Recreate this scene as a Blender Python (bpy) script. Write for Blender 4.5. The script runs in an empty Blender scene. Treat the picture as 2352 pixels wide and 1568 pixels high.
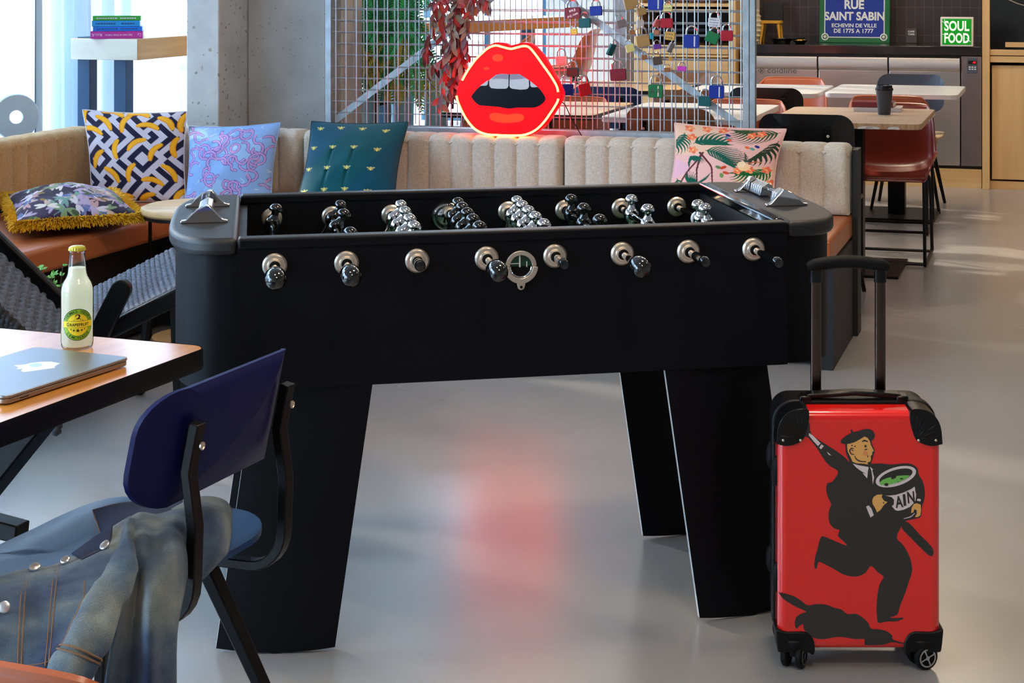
import bpy, bmesh, math, random
import numpy as np
from mathutils import Vector, Matrix, Euler, noise

S = bpy.context.scene
C = S.collection
random.seed(7)
PI = math.pi
def rad(d): return d*PI/180

# ---------------------------------------------------------------- camera
F, CX, YH, H = 3900.0, 1400.0, -60.0, 1.44      # focal length / principal column / horizon row (pixels of 2352x1568), eye height
cam = bpy.data.objects.new('camera', bpy.data.cameras.new('camera'))
C.objects.link(cam)
cam.location = (0, 0, H); cam.rotation_euler = (PI/2, 0, 0)
cam.data.sensor_width = 36.0; cam.data.lens = 36.0*F/2352
cam.data.shift_x = (1176-CX)/2352; cam.data.shift_y = -(784-YH)/2352
cam.data.clip_start = 0.05; cam.data.clip_end = 200
S.camera = cam

# the room is turned 15 degrees against the view: room axes lx (right), ly (away), origin under the banquette back
RA = rad(-15.0)
RM = Matrix.Translation((0, 6.96, 0)) @ Matrix.Rotation(RA, 4, 'Z')
RI = RM.inverted()
def R(lx, ly, z=0.0): return RM @ Vector((lx, ly, z))
def at(px, py, D): return Vector(((px-CX)*D/F, D, H-(py-YH)*D/F))
def on(px, py, z): return at(px, py, F*(H-z)/(py-YH))
def rr(px, py, ly):                      # pixel ray meets the room plane ly = const -> room coordinates
    o = RI @ Vector((0, 0, H)); d = RI.to_3x3() @ Vector(((px-CX)/F, 1, -(py-YH)/F))
    return o + d*((ly-o.y)/d.y)
def rx(px, py, lx):
    o = RI @ Vector((0, 0, H)); d = RI.to_3x3() @ Vector(((px-CX)/F, 1, -(py-YH)/F))
    return o + d*((lx-o.x)/d.x)

# ---------------------------------------------------------------- view, world, sun, lamps
S.view_settings.view_transform = 'Standard'; S.view_settings.look = 'None'
S.view_settings.gamma = 1.0; S.view_settings.use_curve_mapping = False
S.view_settings.exposure = -0.28
W = bpy.data.worlds.new('sky'); S.world = W; W.use_nodes = True
wn, wl = W.node_tree.nodes, W.node_tree.links
wn.clear()
wo = wn.new('ShaderNodeOutputWorld'); wb = wn.new('ShaderNodeBackground')
tc = wn.new('ShaderNodeTexCoord'); sx = wn.new('ShaderNodeSeparateXYZ'); cr = wn.new('ShaderNodeValToRGB')
cr.color_ramp.elements[0].position = 0.0; cr.color_ramp.elements[0].color = (0.62, 0.82, 1.0, 1)
cr.color_ramp.elements[1].position = 0.6; cr.color_ramp.elements[1].color = (0.46, 0.72, 1.0, 1)
wl.new(tc.outputs['Generated'], sx.inputs[0]); wl.new(sx.outputs['Z'], cr.inputs[0])
wl.new(cr.outputs[0], wb.inputs[0]); wl.new(wb.outputs[0], wo.inputs[0])
wb.inputs[1].default_value = 22.
sun = bpy.data.objects.new('sun', bpy.data.lights.new('sun', 'SUN')); C.objects.link(sun)
sun.data.energy = 7.0; sun.data.angle = rad(2.5); sun.data.color = (1.0, 0.86, 0.66)
_sd = RM.to_3x3() @ Vector((0.86, -0.38, -0.50))      # down through the left hand windows
sun.rotation_euler = _sd.to_track_quat('-Z', 'Y').to_euler()
def lamp(name, loc, size, power, color, aim=(0, 0, -1), sy=None, spread=180):
    l = bpy.data.lights.new(name, 'AREA'); l.shape = 'RECTANGLE'; l.size = size; l.size_y = sy or size
    l.energy = power; l.color = color; l.spread = rad(spread)
    o = bpy.data.objects.new(name, l); C.objects.link(o); o.location = loc
    o.rotation_euler = Vector(aim).to_track_quat('-Z', 'Y').to_euler()
    return o
WARM = (1.0, 0.80, 0.58)
for i, (lx, ly, p) in enumerate([(0.3, 2.6, 30), (-0.9, 2.6, 22), (1.0, 3.6, 46), (2.4, 3.2, 34),
                                 (1.2, -2.6, 64), (3.2, -1.4, 26), (1.9, -5.4, 48), (0.4, -4.4, 26)]):
    lamp('ceiling_light', R(lx, ly, 3.32), 0.5, p*.8, WARM)  # unseen warm ceiling lamps, turned up to brighten fridge, suitcase and near floor
def portal(lo, ly0, ly1, z0, z1, axis):
    l = bpy.data.lights.new('window_portal', 'AREA'); l.shape = 'RECTANGLE'
    l.size = ly1-ly0; l.size_y = z1-z0; l.cycles.is_portal = True
    o = bpy.data.objects.new('window_portal', l); C.objects.link(o)
    if axis == 'x':
        o.location = R(lo, (ly0+ly1)/2, (z0+z1)/2); d = RM.to_3x3() @ Vector((1, 0, 0))
    else:
        o.location = R((ly0+ly1)/2, lo, (z0+z1)/2); d = RM.to_3x3() @ Vector((0, axis, 0))
    o.rotation_euler = d.to_track_quat('-Z', 'Y').to_euler()

# ---------------------------------------------------------------- materials
def lin(c):
    return tuple(((v/255)/12.92 if v/255 <= .04045 else ((v/255+.055)/1.055)**2.4) for v in c[:3])
MATS = {}
def nodes(name):
    m = bpy.data.materials.new(name); m.use_nodes = True
    nt = m.node_tree; b = nt.nodes['Principled BSDF']
    return m, nt, b
def _coords(nt, scale):
    t = nt.nodes.new('ShaderNodeTexCoord'); mp = nt.nodes.new('ShaderNodeMapping')
    mp.inputs['Scale'].default_value = scale if hasattr(scale, '__len__') else (scale,)*3
    nt.links.new(t.outputs['Object'], mp.inputs['Vector']); return mp.outputs['Vector']
def _noise(nt, vec, sc, detail=4, rough=.55):
    n = nt.nodes.new('ShaderNodeTexNoise'); n.inputs['Scale'].default_value = sc
    n.inputs['Detail'].default_value = detail; n.inputs['Roughness'].default_value = rough
    nt.links.new(vec, n.inputs['Vector']); return n
def _ramp(nt, fac, stops):
    r = nt.nodes.new('ShaderNodeValToRGB'); e = r.color_ramp.elements
    while len(e) < len(stops): e.new(0.5)
    for k, (p, c) in enumerate(stops):
        e[k].position = p; e[k].color = (*c, 1)
    nt.links.new(fac, r.inputs[0]); return r.outputs[0]
def _bump(nt, b, height, strength, dist=0.002):
    bp = nt.nodes.new('ShaderNodeBump'); bp.inputs['Strength'].default_value = strength
    bp.inputs['Distance'].default_value = dist
    nt.links.new(height, bp.inputs['Height']); nt.links.new(bp.outputs[0], b.inputs['Normal'])
def pm(name, rgb, rough=.5, metal=0., var=.06, vs=9., bump=0., bs=160., spec=.5, coat=0., coatr=.06,
       emit=None, es=0., sheen=0., sss=0., aniso=0., stretch=(1, 1, 1)):
    if name in MATS: return MATS[name]
    m, nt, b = nodes(name); c = lin(rgb)
    v = _coords(nt, stretch); n = _noise(nt, v, vs)
    col = _ramp(nt, n.outputs['Fac'], [(.3, tuple(x*(1-var) for x in c)), (.7, tuple(min(1, x*(1+var)) for x in c))])
    nt.links.new(col, b.inputs['Base Color'])
    b.inputs['Roughness'].default_value = rough; b.inputs['Metallic'].default_value = metal
    b.inputs['Specular IOR Level'].default_value = spec
    b.inputs['Coat Weight'].default_value = coat; b.inputs['Coat Roughness'].default_value = coatr
    b.inputs['Sheen Weight'].default_value = sheen
    if sss: b.inputs['Subsurface Weight'].default_value = sss; b.inputs['Subsurface Radius'].default_value = (.01, .01, .008)
    if aniso: b.inputs['Anisotropic'].default_value = aniso
    if emit: b.inputs['Emission Color'].default_value = (*lin(emit), 1); b.inputs['Emission Strength'].default_value = es
    if bump: _bump(nt, b, _noise(nt, v, bs, 3).outputs['Fac'], bump)
    MATS[name] = m; return m
def wood(name, c1, c2, axis=0, sc=1., rough=.42, coat=.15):
    if name in MATS: return MATS[name]
    m, nt, b = nodes(name); st = [18., 18., 18.]; st[axis] = 1.2
    v = _coords(nt, [x*sc for x in st]); n = _noise(nt, v, 1.6, 6, .62)
    col = _ramp(nt, n.outputs['Fac'], [(.32, lin(c1)), (.68, lin(c2))])
    nt.links.new(col, b.inputs['Base Color']); b.inputs['Roughness'].default_value = rough
    b.inputs['Coat Weight'].default_value = coat; b.inputs['Coat Roughness'].default_value = .2
    _bump(nt, b, n.outputs['Fac'], .08); MATS[name] = m; return m
def vcol(name, rough=.8, sheen=.2, bump=.25, bs=900., spec=.3):
    if name in MATS: return MATS[name]
    m, nt, b = nodes(name); a = nt.nodes.new('ShaderNodeVertexColor'); a.layer_name = 'Col'
    nt.links.new(a.outputs['Color'], b.inputs['Base Color'])
    b.inputs['Roughness'].default_value = rough; b.inputs['Sheen Weight'].default_value = sheen
    b.inputs['Specular IOR Level'].default_value = spec
    v = _coords(nt, 1.); _bump(nt, b, _noise(nt, v, bs, 2).outputs['Fac'], bump, .001)
    MATS[name] = m; return m
def woven(name, c1, c2, sc=420., rough=.9, bump=.5):
    if name in MATS: return MATS[name]
    m, nt, b = nodes(name)
    v = _coords(nt, 1.)
    w1 = _noise(nt, _coords(nt, (sc, sc, sc*.12)), 1., 2); w2 = _noise(nt, _coords(nt, (sc*.12, sc*.12, sc)), 1., 2)
    mx = nt.nodes.new('ShaderNodeMath'); mx.operation = 'ADD'
    nt.links.new(w1.outputs['Fac'], mx.inputs[0]); nt.links.new(w2.outputs['Fac'], mx.inputs[1])
    md = nt.nodes.new('ShaderNodeMath'); md.operation = 'MULTIPLY'; md.inputs[1].default_value = .5
    nt.links.new(mx.outputs[0], md.inputs[0])
    col = _ramp(nt, md.outputs[0], [(.38, lin(c1)), (.62, lin(c2))])
    nt.links.new(col, b.inputs['Base Color']); b.inputs['Roughness'].default_value = rough
    b.inputs['Specular IOR Level'].default_value = .2; b.inputs['Sheen Weight'].default_value = .15
    _bump(nt, b, md.outputs[0], bump, .002); MATS[name] = m; return m
def thin_glass(name, tint=(1, 1, 1), base=.04, rough=.0):
    if name in MATS: return MATS[name]
    m = bpy.data.materials.new(name); m.use_nodes = True; nt = m.node_tree; nt.nodes.clear()
    o = nt.nodes.new('ShaderNodeOutputMaterial'); mx = nt.nodes.new('ShaderNodeMixShader')
    t = nt.nodes.new('ShaderNodeBsdfTransparent'); t.inputs[0].default_value = (*tint, 1)
    g = nt.nodes.new('ShaderNodeBsdfGlossy'); g.inputs['Roughness'].default_value = rough
    lw = nt.nodes.new('ShaderNodeLayerWeight'); lw.inputs[0].default_value = .12
    ad = nt.nodes.new('ShaderNodeMath'); ad.operation = 'ADD'; ad.inputs[1].default_value = base; ad.use_clamp = True
    nt.links.new(lw.outputs['Fresnel'], ad.inputs[0]); nt.links.new(ad.outputs[0], mx.inputs[0])
    nt.links.new(t.outputs[0], mx.inputs[1]); nt.links.new(g.outputs[0], mx.inputs[2]); nt.links.new(mx.outputs[0], o.inputs[0])
    MATS[name] = m; return m

BLACK = pm('black_powder_coat', (10, 11, 14), .42, spec=.2, var=.08, vs=60, bump=.12, bs=900)
BLACKM = pm('black_metal', (9, 10, 12), .38, spec=.22, var=.05)
CHROME = pm('chrome', (225, 225, 228), .06, 1., var=.02)
STEEL = pm('brushed_nickel', (226, 212, 196), .40, 1., var=.05)
SILVER = pm('satin_silver', (190, 192, 196), .25, 1., var=.04)
BPLASTIC = pm('black_plastic', (9, 10, 12), .28, var=.05, spec=.3, coat=.12)
BRUBBER = pm('black_rubber', (9, 9, 11), .6, var=.08, spec=.2)
WHITE = pm('white_paint', (232, 232, 230), .5, var=.03)

# ---------------------------------------------------------------- mesh builder
class MB:
    def __init__(s): s.v = []; s.f = []; s.m = []; s.M = Matrix.Identity(4); s.mi = 0; s.col = None
    def p(s, q): s.v.append(s.M @ Vector(q)); return len(s.v)-1
    def face(s, ids): s.f.append(tuple(ids)); s.m.append(s.mi)
    def box(s, a, b):
        x0, y0, z0 = a; x1, y1, z1 = b
        i = [s.p(q) for q in ((x0, y0, z0), (x1, y0, z0), (x1, y1, z0), (x0, y1, z0), (x0, y0, z1), (x1, y0, z1), (x1, y1, z1), (x0, y1, z1))]
        for f in ((0, 3, 2, 1), (4, 5, 6, 7), (0, 1, 5, 4), (1, 2, 6, 5), (2, 3, 7, 6), (3, 0, 4, 7)): s.face([i[k] for k in f])
        return s
    def cbox(s, c, d): return s.box([c[k]-d[k]/2 for k in range(3)], [c[k]+d[k]/2 for k in range(3)])
    def ring(s, c, x, y, rx, ry, n, ph=0.):
        return [s.p(Vector(c)+x*(rx*math.cos(2*PI*k/n+ph))+y*(ry*math.sin(2*PI*k/n+ph))) for k in range(n)]
    def skin(s, rings, caps=True, closed=False):
        n = len(rings[0])
        for a, b in zip(rings, rings[1:]+([rings[0]] if closed else [])):
            for k in range(n): s.face((a[k], a[(k+1) % n], b[(k+1) % n], b[k]))
        if caps and not closed: s.face(rings[0][::-1]); s.face(rings[-1])
        return s
    def cyl(s, a, b, r, r2=None, n=16, caps=True):
        a, b = Vector(a), Vector(b); d = (b-a).normalized()
        x = d.orthogonal().normalized(); y = d.cross(x); r2 = r if r2 is None else r2
        return s.skin([s.ring(a, x, y, r, r, n), s.ring(b, x, y, r2, r2, n)], caps)
    def tube(s, pts, r, n=8, closed=False, rs=None, flat=1.):
        P = [Vector(p) for p in pts]; N = len(P); rings = []; x = None
        for k in range(N):
            a = P[(k-1) % N] if closed or k > 0 else P[k]; b = P[(k+1) % N] if closed or k < N-1 else P[k]
            d = (b-a).normalized()
            if x is None: x = d.orthogonal().normalized()
            else:
                x = x-d*x.dot(d); x = x.normalized() if x.length > 1e-6 else d.orthogonal().normalized()
            q = rs[k] if rs else r
            rings.append(s.ring(P[k], x, d.cross(x), q, q*flat, n))
        return s.skin(rings, True, closed)
    def bar(s, a, b, w, h, up=(0, 0, 1), w2=None, h2=None):       # w across, h along up
        a, b = Vector(a), Vector(b); d = (b-a).normalized(); u = Vector(up); u = (u-d*u.dot(d)).normalized(); x = d.cross(u)
        w2 = w if w2 is None else w2; h2 = h if h2 is None else h2
        rs = [[s.p(c+x*(i*ww/2)+u*(j*hh/2)) for i, j in ((-1, -1), (1, -1), (1, 1), (-1, 1))] for c, ww, hh in ((a, w, h), (b, w2, h2))]
        return s.skin(rs)
    def strap(s, pts, w, h, side):                              # rectangular section swept along pts; w along `side`
        P = [Vector(p) for p in pts]; side = Vector(side).normalized(); rings = []
        for k in range(len(P)):
            d = (P[min(k+1, len(P)-1)]-P[max(k-1, 0)]).normalized(); u = d.cross(side).normalized()
            rings.append([s.p(P[k]+side*(i*w/2)+u*(j*h/2)) for i, j in ((-1, -1), (1, -1), (1, 1), (-1, 1))])
        return s.skin(rings)
    def lathe(s, prof, n=24, c=(0, 0, 0), ax=(0, 0, 1), caps=True):
        ax = Vector(ax).normalized(); x = ax.orthogonal().normalized(); y = ax.cross(x); c = Vector(c)
        return s.skin([s.ring(c+ax*z, x, y, max(r, 1e-5), max(r, 1e-5), n) for r, z in prof], caps)
    def prism(s, out, z0, z1, M=None):
        M = M or Matrix.Identity(4)
        a = [s.p(M @ Vector((x, y, z0))) for x, y in out]; b = [s.p(M @ Vector((x, y, z1))) for x, y in out]
        return s.skin([a, b])
    def poly(s, out, M, z=0.):
        s.face([s.p(M @ Vector((x, y, z))) for x, y in out]); return s
    def ell(s, c, r, nu=16, nv=10, M=None):
        M = M or Matrix.Identity(4); c = Vector(c)
        rings = []
        for j in range(nv+1):
            t = PI*j/nv; rr_ = max(math.sin(t), 1e-4)
            rings.append([s.p(c+(M @ Vector((r[0]*rr_*math.cos(2*PI*k/nu), r[1]*rr_*math.sin(2*PI*k/nu), -r[2]*math.cos(t))))) for k in range(nu)])
        return s.skin(rings)
    def grid(s, P, flip=False):
        I = [[s.p(q) for q in row] for row in P]
        for a, b in zip(I, I[1:]):
            for k in range(len(a)-1):
                f = (a[k], a[k+1], b[k+1], b[k]); s.face(f[::-1] if flip else f)
        return I
    def build(s, name, mat, parent=None, smooth=35., bevel=0., seg=2, world=False, base=None, subd=0, solid=0., fix=True):
        """world: vertices are world points and are moved into the parent's frame; base: own origin for a top level mesh"""
        V = s.v
        if world and parent is not None:
            Mi = MW[parent.name].inverted(); V = [Mi @ v for v in V]
        elif base is not None:
            Mi = base.inverted() if isinstance(base, Matrix) else Matrix.Translation(-Vector(base)); V = [Mi @ v for v in V]
        me = bpy.data.meshes.new(name); me.from_pydata([tuple(v) for v in V], [], s.f)
        ms = mat if isinstance(mat, (list, tuple)) else [mat]
        for k in ms: me.materials.append(k)
        me.polygons.foreach_set('material_index', s.m)
        if fix:
            bm = bmesh.new(); bm.from_mesh(me); bmesh.ops.recalc_face_normals(bm, faces=bm.faces); bm.to_mesh(me); bm.free()
        me.polygons.foreach_set('use_smooth', [True]*len(me.polygons))
        if smooth < 180: me.set_sharp_from_angle(angle=rad(smooth))
        if s.col is not None:
            ca = me.color_attributes.new('Col', 'FLOAT_COLOR', 'POINT')
            ca.data.foreach_set('color', np.asarray(s.col, dtype=np.float32).ravel())
        o = bpy.data.objects.new(name, me); C.objects.link(o)
        if parent is not None: o.parent = parent; MW[o.name] = MW[parent.name]
        elif base is not None:
            M = base if isinstance(base, Matrix) else Matrix.Translation(Vector(base))
            o.location = M.to_translation(); o.rotation_euler = M.to_euler(); MW[o.name] = M
        else: MW[o.name] = Matrix.Identity(4)
        if solid: md = o.modifiers.new('Solidify', 'SOLIDIFY'); md.thickness = solid; md.offset = 0
        if bevel: md = o.modifiers.new('Bevel', 'BEVEL'); md.width = bevel; md.segments = seg; md.limit_method = 'ANGLE'; md.angle_limit = rad(40)
        if subd: md = o.modifiers.new('Subdivision', 'SUBSURF'); md.levels = subd; md.render_levels = subd
        return o
MW = {}
def tag(o, label=None, cat=None, group=None, kind=None):
    if label: o['label'] = label
    if cat: o['category'] = cat
    if group: o['group'] = group
    if kind: o['kind'] = kind
    return o
def thing(name, label, cat, loc=(0, 0, 0), rz=0., group=None, M=None):
    o = bpy.data.objects.new(name, None); C.objects.link(o); o.empty_display_size = .1
    if M is None: M = Matrix.Translation(Vector(loc)) @ Matrix.Rotation(rz, 4, 'Z')
    o.location = M.to_translation(); o.rotation_euler = M.to_euler(); o.scale = M.to_scale(); MW[o.name] = M
    return tag(o, label, cat, group)
def room_thing(name, label, cat, lx, ly, z=0., rz=0., group=None):
    return thing(name, label, cat, R(lx, ly, z), RA+rz, group)
def dup(root, loc, rz, label, group=None):
    c = root.copy(); C.objects.link(c)
    c.location = loc; c.rotation_euler = (0, 0, rz); c['label'] = label
    if group: c['group'] = group
    MW[c.name] = Matrix.Translation(Vector(loc)) @ Matrix.Rotation(rz, 4, 'Z')
    for a in list(root.children):
        d = a.copy(); C.objects.link(d); d.parent = c
        for b in list(a.children):
            e = b.copy(); C.objects.link(e); e.parent = d
    return c
def part_label(o, label): o['label'] = label; return o
def struct(name, mb, mat, label=None, **k):
    o = mb.build(name, mat, **k); o['kind'] = 'structure'
    if label: o['label'] = label
    return o
_tc = {}
def text_geo(txt, bold=0., space=1.):
    k = (txt, bold, space)
    if k not in _tc:
        cu = bpy.data.curves.new('t', 'FONT'); cu.body = txt; cu.size = 1.; cu.offset = bold; cu.space_character = space
        cu.resolution_u = 3; cu.align_x = 'CENTER'; cu.align_y = 'CENTER'
        ob = bpy.data.objects.new('t', cu); me = bpy.data.meshes.new_from_object(ob)
        _tc[k] = ([v.co.copy() for v in me.vertices], [tuple(p.vertices) for p in me.polygons])
        bpy.data.objects.remove(ob); bpy.data.curves.remove(cu); bpy.data.meshes.remove(me)
    return _tc[k]
def put_text(mb, txt, M, size, bold=0., sx=1., space=1.):
    V, Fc = text_geo(txt, bold, space)
    if not V: return
    i0 = len(mb.v)
    for v in V: mb.p(M @ Vector((v.x*size*sx, v.y*size, 0)))
    for f in Fc: mb.face([i0+k for k in f])
def text_w(txt, bold=0., space=1.):
    V, _ = text_geo(txt, bold, space); xs = [v.x for v in V]; return max(xs)-min(xs)
def fit_text(mb, txt, M, w, h, bold=0., space=1.):         # text scaled to fill w x h, centred on M
    V, Fc = text_geo(txt, bold, space); xs = [v.x for v in V]; ys = [v.y for v in V]
    ax, ay = w/(max(xs)-min(xs)), h/(max(ys)-min(ys)); mx, my = (max(xs)+min(xs))/2, (max(ys)+min(ys))/2
    i0 = len(mb.v)
    for v in V: mb.p(M @ Vector(((v.x-mx)*ax, (v.y-my)*ay, 0)))
    for f in Fc: mb.face([i0+k for k in f])
def rrect(w, d, r, n=6, cx=0., cy=0.):
    out = []
    for sx_, sy_, a0 in ((1, 1, 0), (-1, 1, PI/2), (-1, -1, PI), (1, -1, 1.5*PI)):
        for k in range(n+1):
            a = a0+PI/2*k/n; out.append((cx+sx_*(w/2-r)+r*math.cos(a), cy+sy_*(d/2-r)+r*math.sin(a)))
    return out
def cr1(P, n):                                             # Catmull-Rom through points, n steps per span
    P = [np.array(p, float) for p in P]; out = []
    for k in range(len(P)-1):
        a = P[k-1] if k else 2*P[0]-P[1]; b, c = P[k], P[k+1]; d = P[k+2] if k+2 < len(P) else 2*P[-1]-P[-2]
        for j in range(n):
            t = j/n; out.append(.5*((2*b)+(c-a)*t+(2*a-5*b+4*c-d)*t*t+(3*b-a-3*c+d)*t**3))
    out.append(P[-1]); return out
def patch(G, n, m):                                        # smooth surface through a grid of control points
    rows = [cr1(r, m) for r in G]
    cols = [cr1([row[j] for row in rows], n) for j in range(len(rows[0]))]
    return [[Vector(cols[j][i]) for j in range(len(cols))] for i in range(len(cols[0]))]
# ================================================================= the setting
def floor_mat():
    m, nt, b = nodes('polished_concrete')
    v = _coords(nt, 1.)
    n1 = _noise(nt, v, .6, 4, .5); n2 = _noise(nt, v, 5., 8, .65)
    mx = nt.nodes.new('ShaderNodeMath'); mx.operation = 'MULTIPLY_ADD'; mx.inputs[1].default_value = .12
    nt.links.new(n2.outputs['Fac'], mx.inputs[0]); nt.links.new(n1.outputs['Fac'], mx.inputs[2])
    col = _ramp(nt, mx.outputs[0], [(.2, lin((144, 141, 139))), (.55, lin((156, 153, 151))), (.9, lin((168, 165, 163)))])
    nt.links.new(col, b.inputs['Base Color'])
    rg = nt.nodes.new('ShaderNodeMapRange'); rg.inputs[1].default_value = .15; rg.inputs[2].default_value = .85
    rg.inputs[3].default_value = .24; rg.inputs[4].default_value = .30
    nt.links.new(n1.outputs['Fac'], rg.inputs[0]); nt.links.new(rg.outputs[0], b.inputs['Roughness'])
    b.inputs['Specular IOR Level'].default_value = .9
    b.inputs['Coat Weight'].default_value = .25; b.inputs['Coat Roughness'].default_value = .22
    n3 = _noise(nt, _coords(nt, (1, 2.5, 1)), 3., 5); _bump(nt, b, n3.outputs['Fac'], .03, .01)
    return m
FLOOR = floor_mat()
LX0, LX1, LY0, LY1, ZC = -3.05, 5.6, -9.6, 5.6, 3.4
mb = MB(); mb.M = RM; mb.box((LX0-.3, LY0-.3, -.1), (LX1+.3, LY1+.3, 0))
struct('floor', mb, FLOOR, 'polished grey concrete floor')
mb = MB(); mb.M = RM; mb.box((LX0-.3, LY0-.3, ZC), (LX1+.3, LY1+.3, ZC+.1))
struct('ceiling', mb, pm('ceiling_plaster', (190, 186, 180), .9), 'plain plaster ceiling')
WALLM = pm('wall_plaster', (176, 168, 158), .85, var=.05)
mb = MB(); mb.M = RM; mb.box((LX1, LY0, 0), (LX1+.2, LY1, ZC)); struct('wall_right', mb, WALLM)
mb = MB(); mb.M = RM; mb.box((LX0, LY0-.2, 0), (LX1, LY0, ZC))
struct('wall_front', mb, WALLM)
# back wall: dark tiles over the kitchen, a glazed part on the left, plaster between
def tile_mat():
    m, nt, b = nodes('dark_wall_tiles')
    v = _coords(nt, 1.); br = nt.nodes.new('ShaderNodeTexBrick')
    br.offset = 0.; br.inputs['Scale'].default_value = 1.
    br.inputs['Color1'].default_value = (*lin((58, 52, 55)), 1); br.inputs['Color2'].default_value = (*lin((66, 59, 61)), 1)
    br.inputs['Mortar'].default_value = (*lin((96, 84, 78)), 1)
    br.inputs['Mortar Size'].default_value = .0022; br.inputs['Brick Width'].default_value = .064; br.inputs['Row Height'].default_value = .2
    sp = nt.nodes.new('ShaderNodeSeparateXYZ'); cb = nt.nodes.new('ShaderNodeCombineXYZ')
    nt.links.new(v, sp.inputs[0]); nt.links.new(sp.outputs[0], cb.inputs[0]); nt.links.new(sp.outputs[2], cb.inputs[1])
    nt.links.new(cb.outputs[0], br.inputs['Vector']); nt.links.new(br.outputs['Color'], b.inputs['Base Color'])
    b.inputs['Roughness'].default_value = .32; _bump(nt, b, br.outputs['Fac'], -.3)
    return m
mb = MB(); mb.box((-.36, LY1, 0), (LX1, LY1+.2, ZC)); struct('wall_back', mb, tile_mat(), 'dark grey tiled kitchen wall', base=None).matrix_world = RM
mb = MB(); mb.M = RM
mb.box((-2.0, LY1, 0), (-.36, LY1+.2, ZC)); mb.box((LX0, LY1, 0), (-2.0, LY1+.2, .3)); mb.box((LX0, LY1, 2.9), (-2.0, LY1+.2, ZC))
struct('wall_back_plaster', mb, pm('cream_plaster', (205, 196, 184), .85), 'pale plaster part of the back wall')
portal(LY1+.1, LX0+.1, -2.0, .3, 2.9, -1)
# left wall: glazed bays with blue-grey frames
FRAME = pm('window_frame_paint', (52, 88, 110), .45)
GLASS = thin_glass('window_glass', (.96, .98, 1.), .03)
mb = MB(); mb.M = RM; mb.box((LX0-.22, LY0, 0), (LX0, LY1, .18)); mb.box((LX0-.22, LY0, 3.05), (LX0, LY1, ZC))
bays = [-9.4, -7.4, -5.4, -3.4, -1.35, .72, 2.9, 5.0]
for y in bays: mb.box((LX0-.22, y-.07, .18), (LX0-.02, y+.07, 3.05))
struct('wall_left', mb, WALLM, 'left wall with tall window openings')
for k, (a, b_) in enumerate(zip(bays, bays[1:])):
    y0, y1 = a+.07, b_-.07; x = LX0-.12
    mb = MB(); mb.M = RM
    for q in (y0, y1-.05): mb.box((x, q, .18), (x+.06, q+.05, 3.05))
    for z in (.18, 2.15, 3.0): mb.box((x, y0, z), (x+.06, y1, z+.05))
    mb.box((x, (y0+y1)/2-.025, .18), (x+.06, (y0+y1)/2+.025, 3.05))
    fr = struct('window_%d' % (k+1), mb, FRAME, 'tall window bay in the left wall')
    mb = MB(); mb.M = RM; mb.grid([[(x+.03, y0, .2), (x+.03, y1, .2)], [(x+.03, y0, 3.02), (x+.03, y1, 3.02)]])
    mb.build('pane', GLASS, fr)
    portal(LX0-.2, y0, y1, .2, 3.03, 'x')
mb = MB(); mb.M = RM; y = LY1+.1
for x in (LX0+.02, -2.53, -2.06): mb.box((x, y, .3), (x+.05, y+.05, 2.9))
for z in (.3, 1.95, 2.85): mb.box((LX0, y, z), (-2.0, y+.05, z+.05))
fr = struct('window_8', mb, FRAME, 'window at the left end of the back wall')
mb = MB(); mb.M = RM; mb.grid([[(LX0, y+.02, .32), (-2, y+.02, .32)], [(LX0, y+.02, 2.88), (-2, y+.02, 2.88)]]); mb.build('pane', GLASS, fr)
# across the street
mb = MB(); mb.M = RM; mb.box((-40, -40, -.62), (LX0-.3, 40, -.5)); struct('street', mb, pm('pale_paving', (150, 152, 154), .8), 'pale paving outside the windows')
fac = room_thing('house_front', 'pale house front across the street behind the sheer curtains', 'building', -12.0, 2.0, -.5)
mb = MB(); mb.box((-.5, -14, 0), (0, 16, 4.6)); mb.build('facade', pm('pale_render', (150, 160, 170), .8), fac)
FT = pm('facade_stone_trim', (112, 126, 138), .8); FW = pm('facade_window_glass', (96, 112, 128), .2)
for z in (.9, 2.15, 3.4):
    mb = MB(); mb.box((0, -14, z), (.12, 16, z+.14)); mb.build('cornice', FT, fac)
for k in range(9):
    mb = MB(); mb.box((-.02, -12+k*3, 1.3), (.03, -10.6+k*3, 2.0)); mb.box((-.02, -12+k*3, 2.5), (.03, -10.6+k*3, 3.25)); mb.build('window', FW, fac)
rail = room_thing('street_railing', 'grey metal railing outside the window behind the sheer curtain', 'railing', LX0-1.0, 0., -.5)
for z in (1.42, 1.3):
    mb = MB(); mb.bar((0, -6, z), (0, 5, z), .03, .05); mb.build('rail', pm('grey_metal_rail', (150, 165, 176), .5), rail)
mb = MB()
for k in range(12): mb.bar((0, -6+k, 0), (0, -6+k, 1.42), .03, .03, up=(0, 1, 0))
mb.build('post', MATS['grey_metal_rail'], rail)
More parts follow.
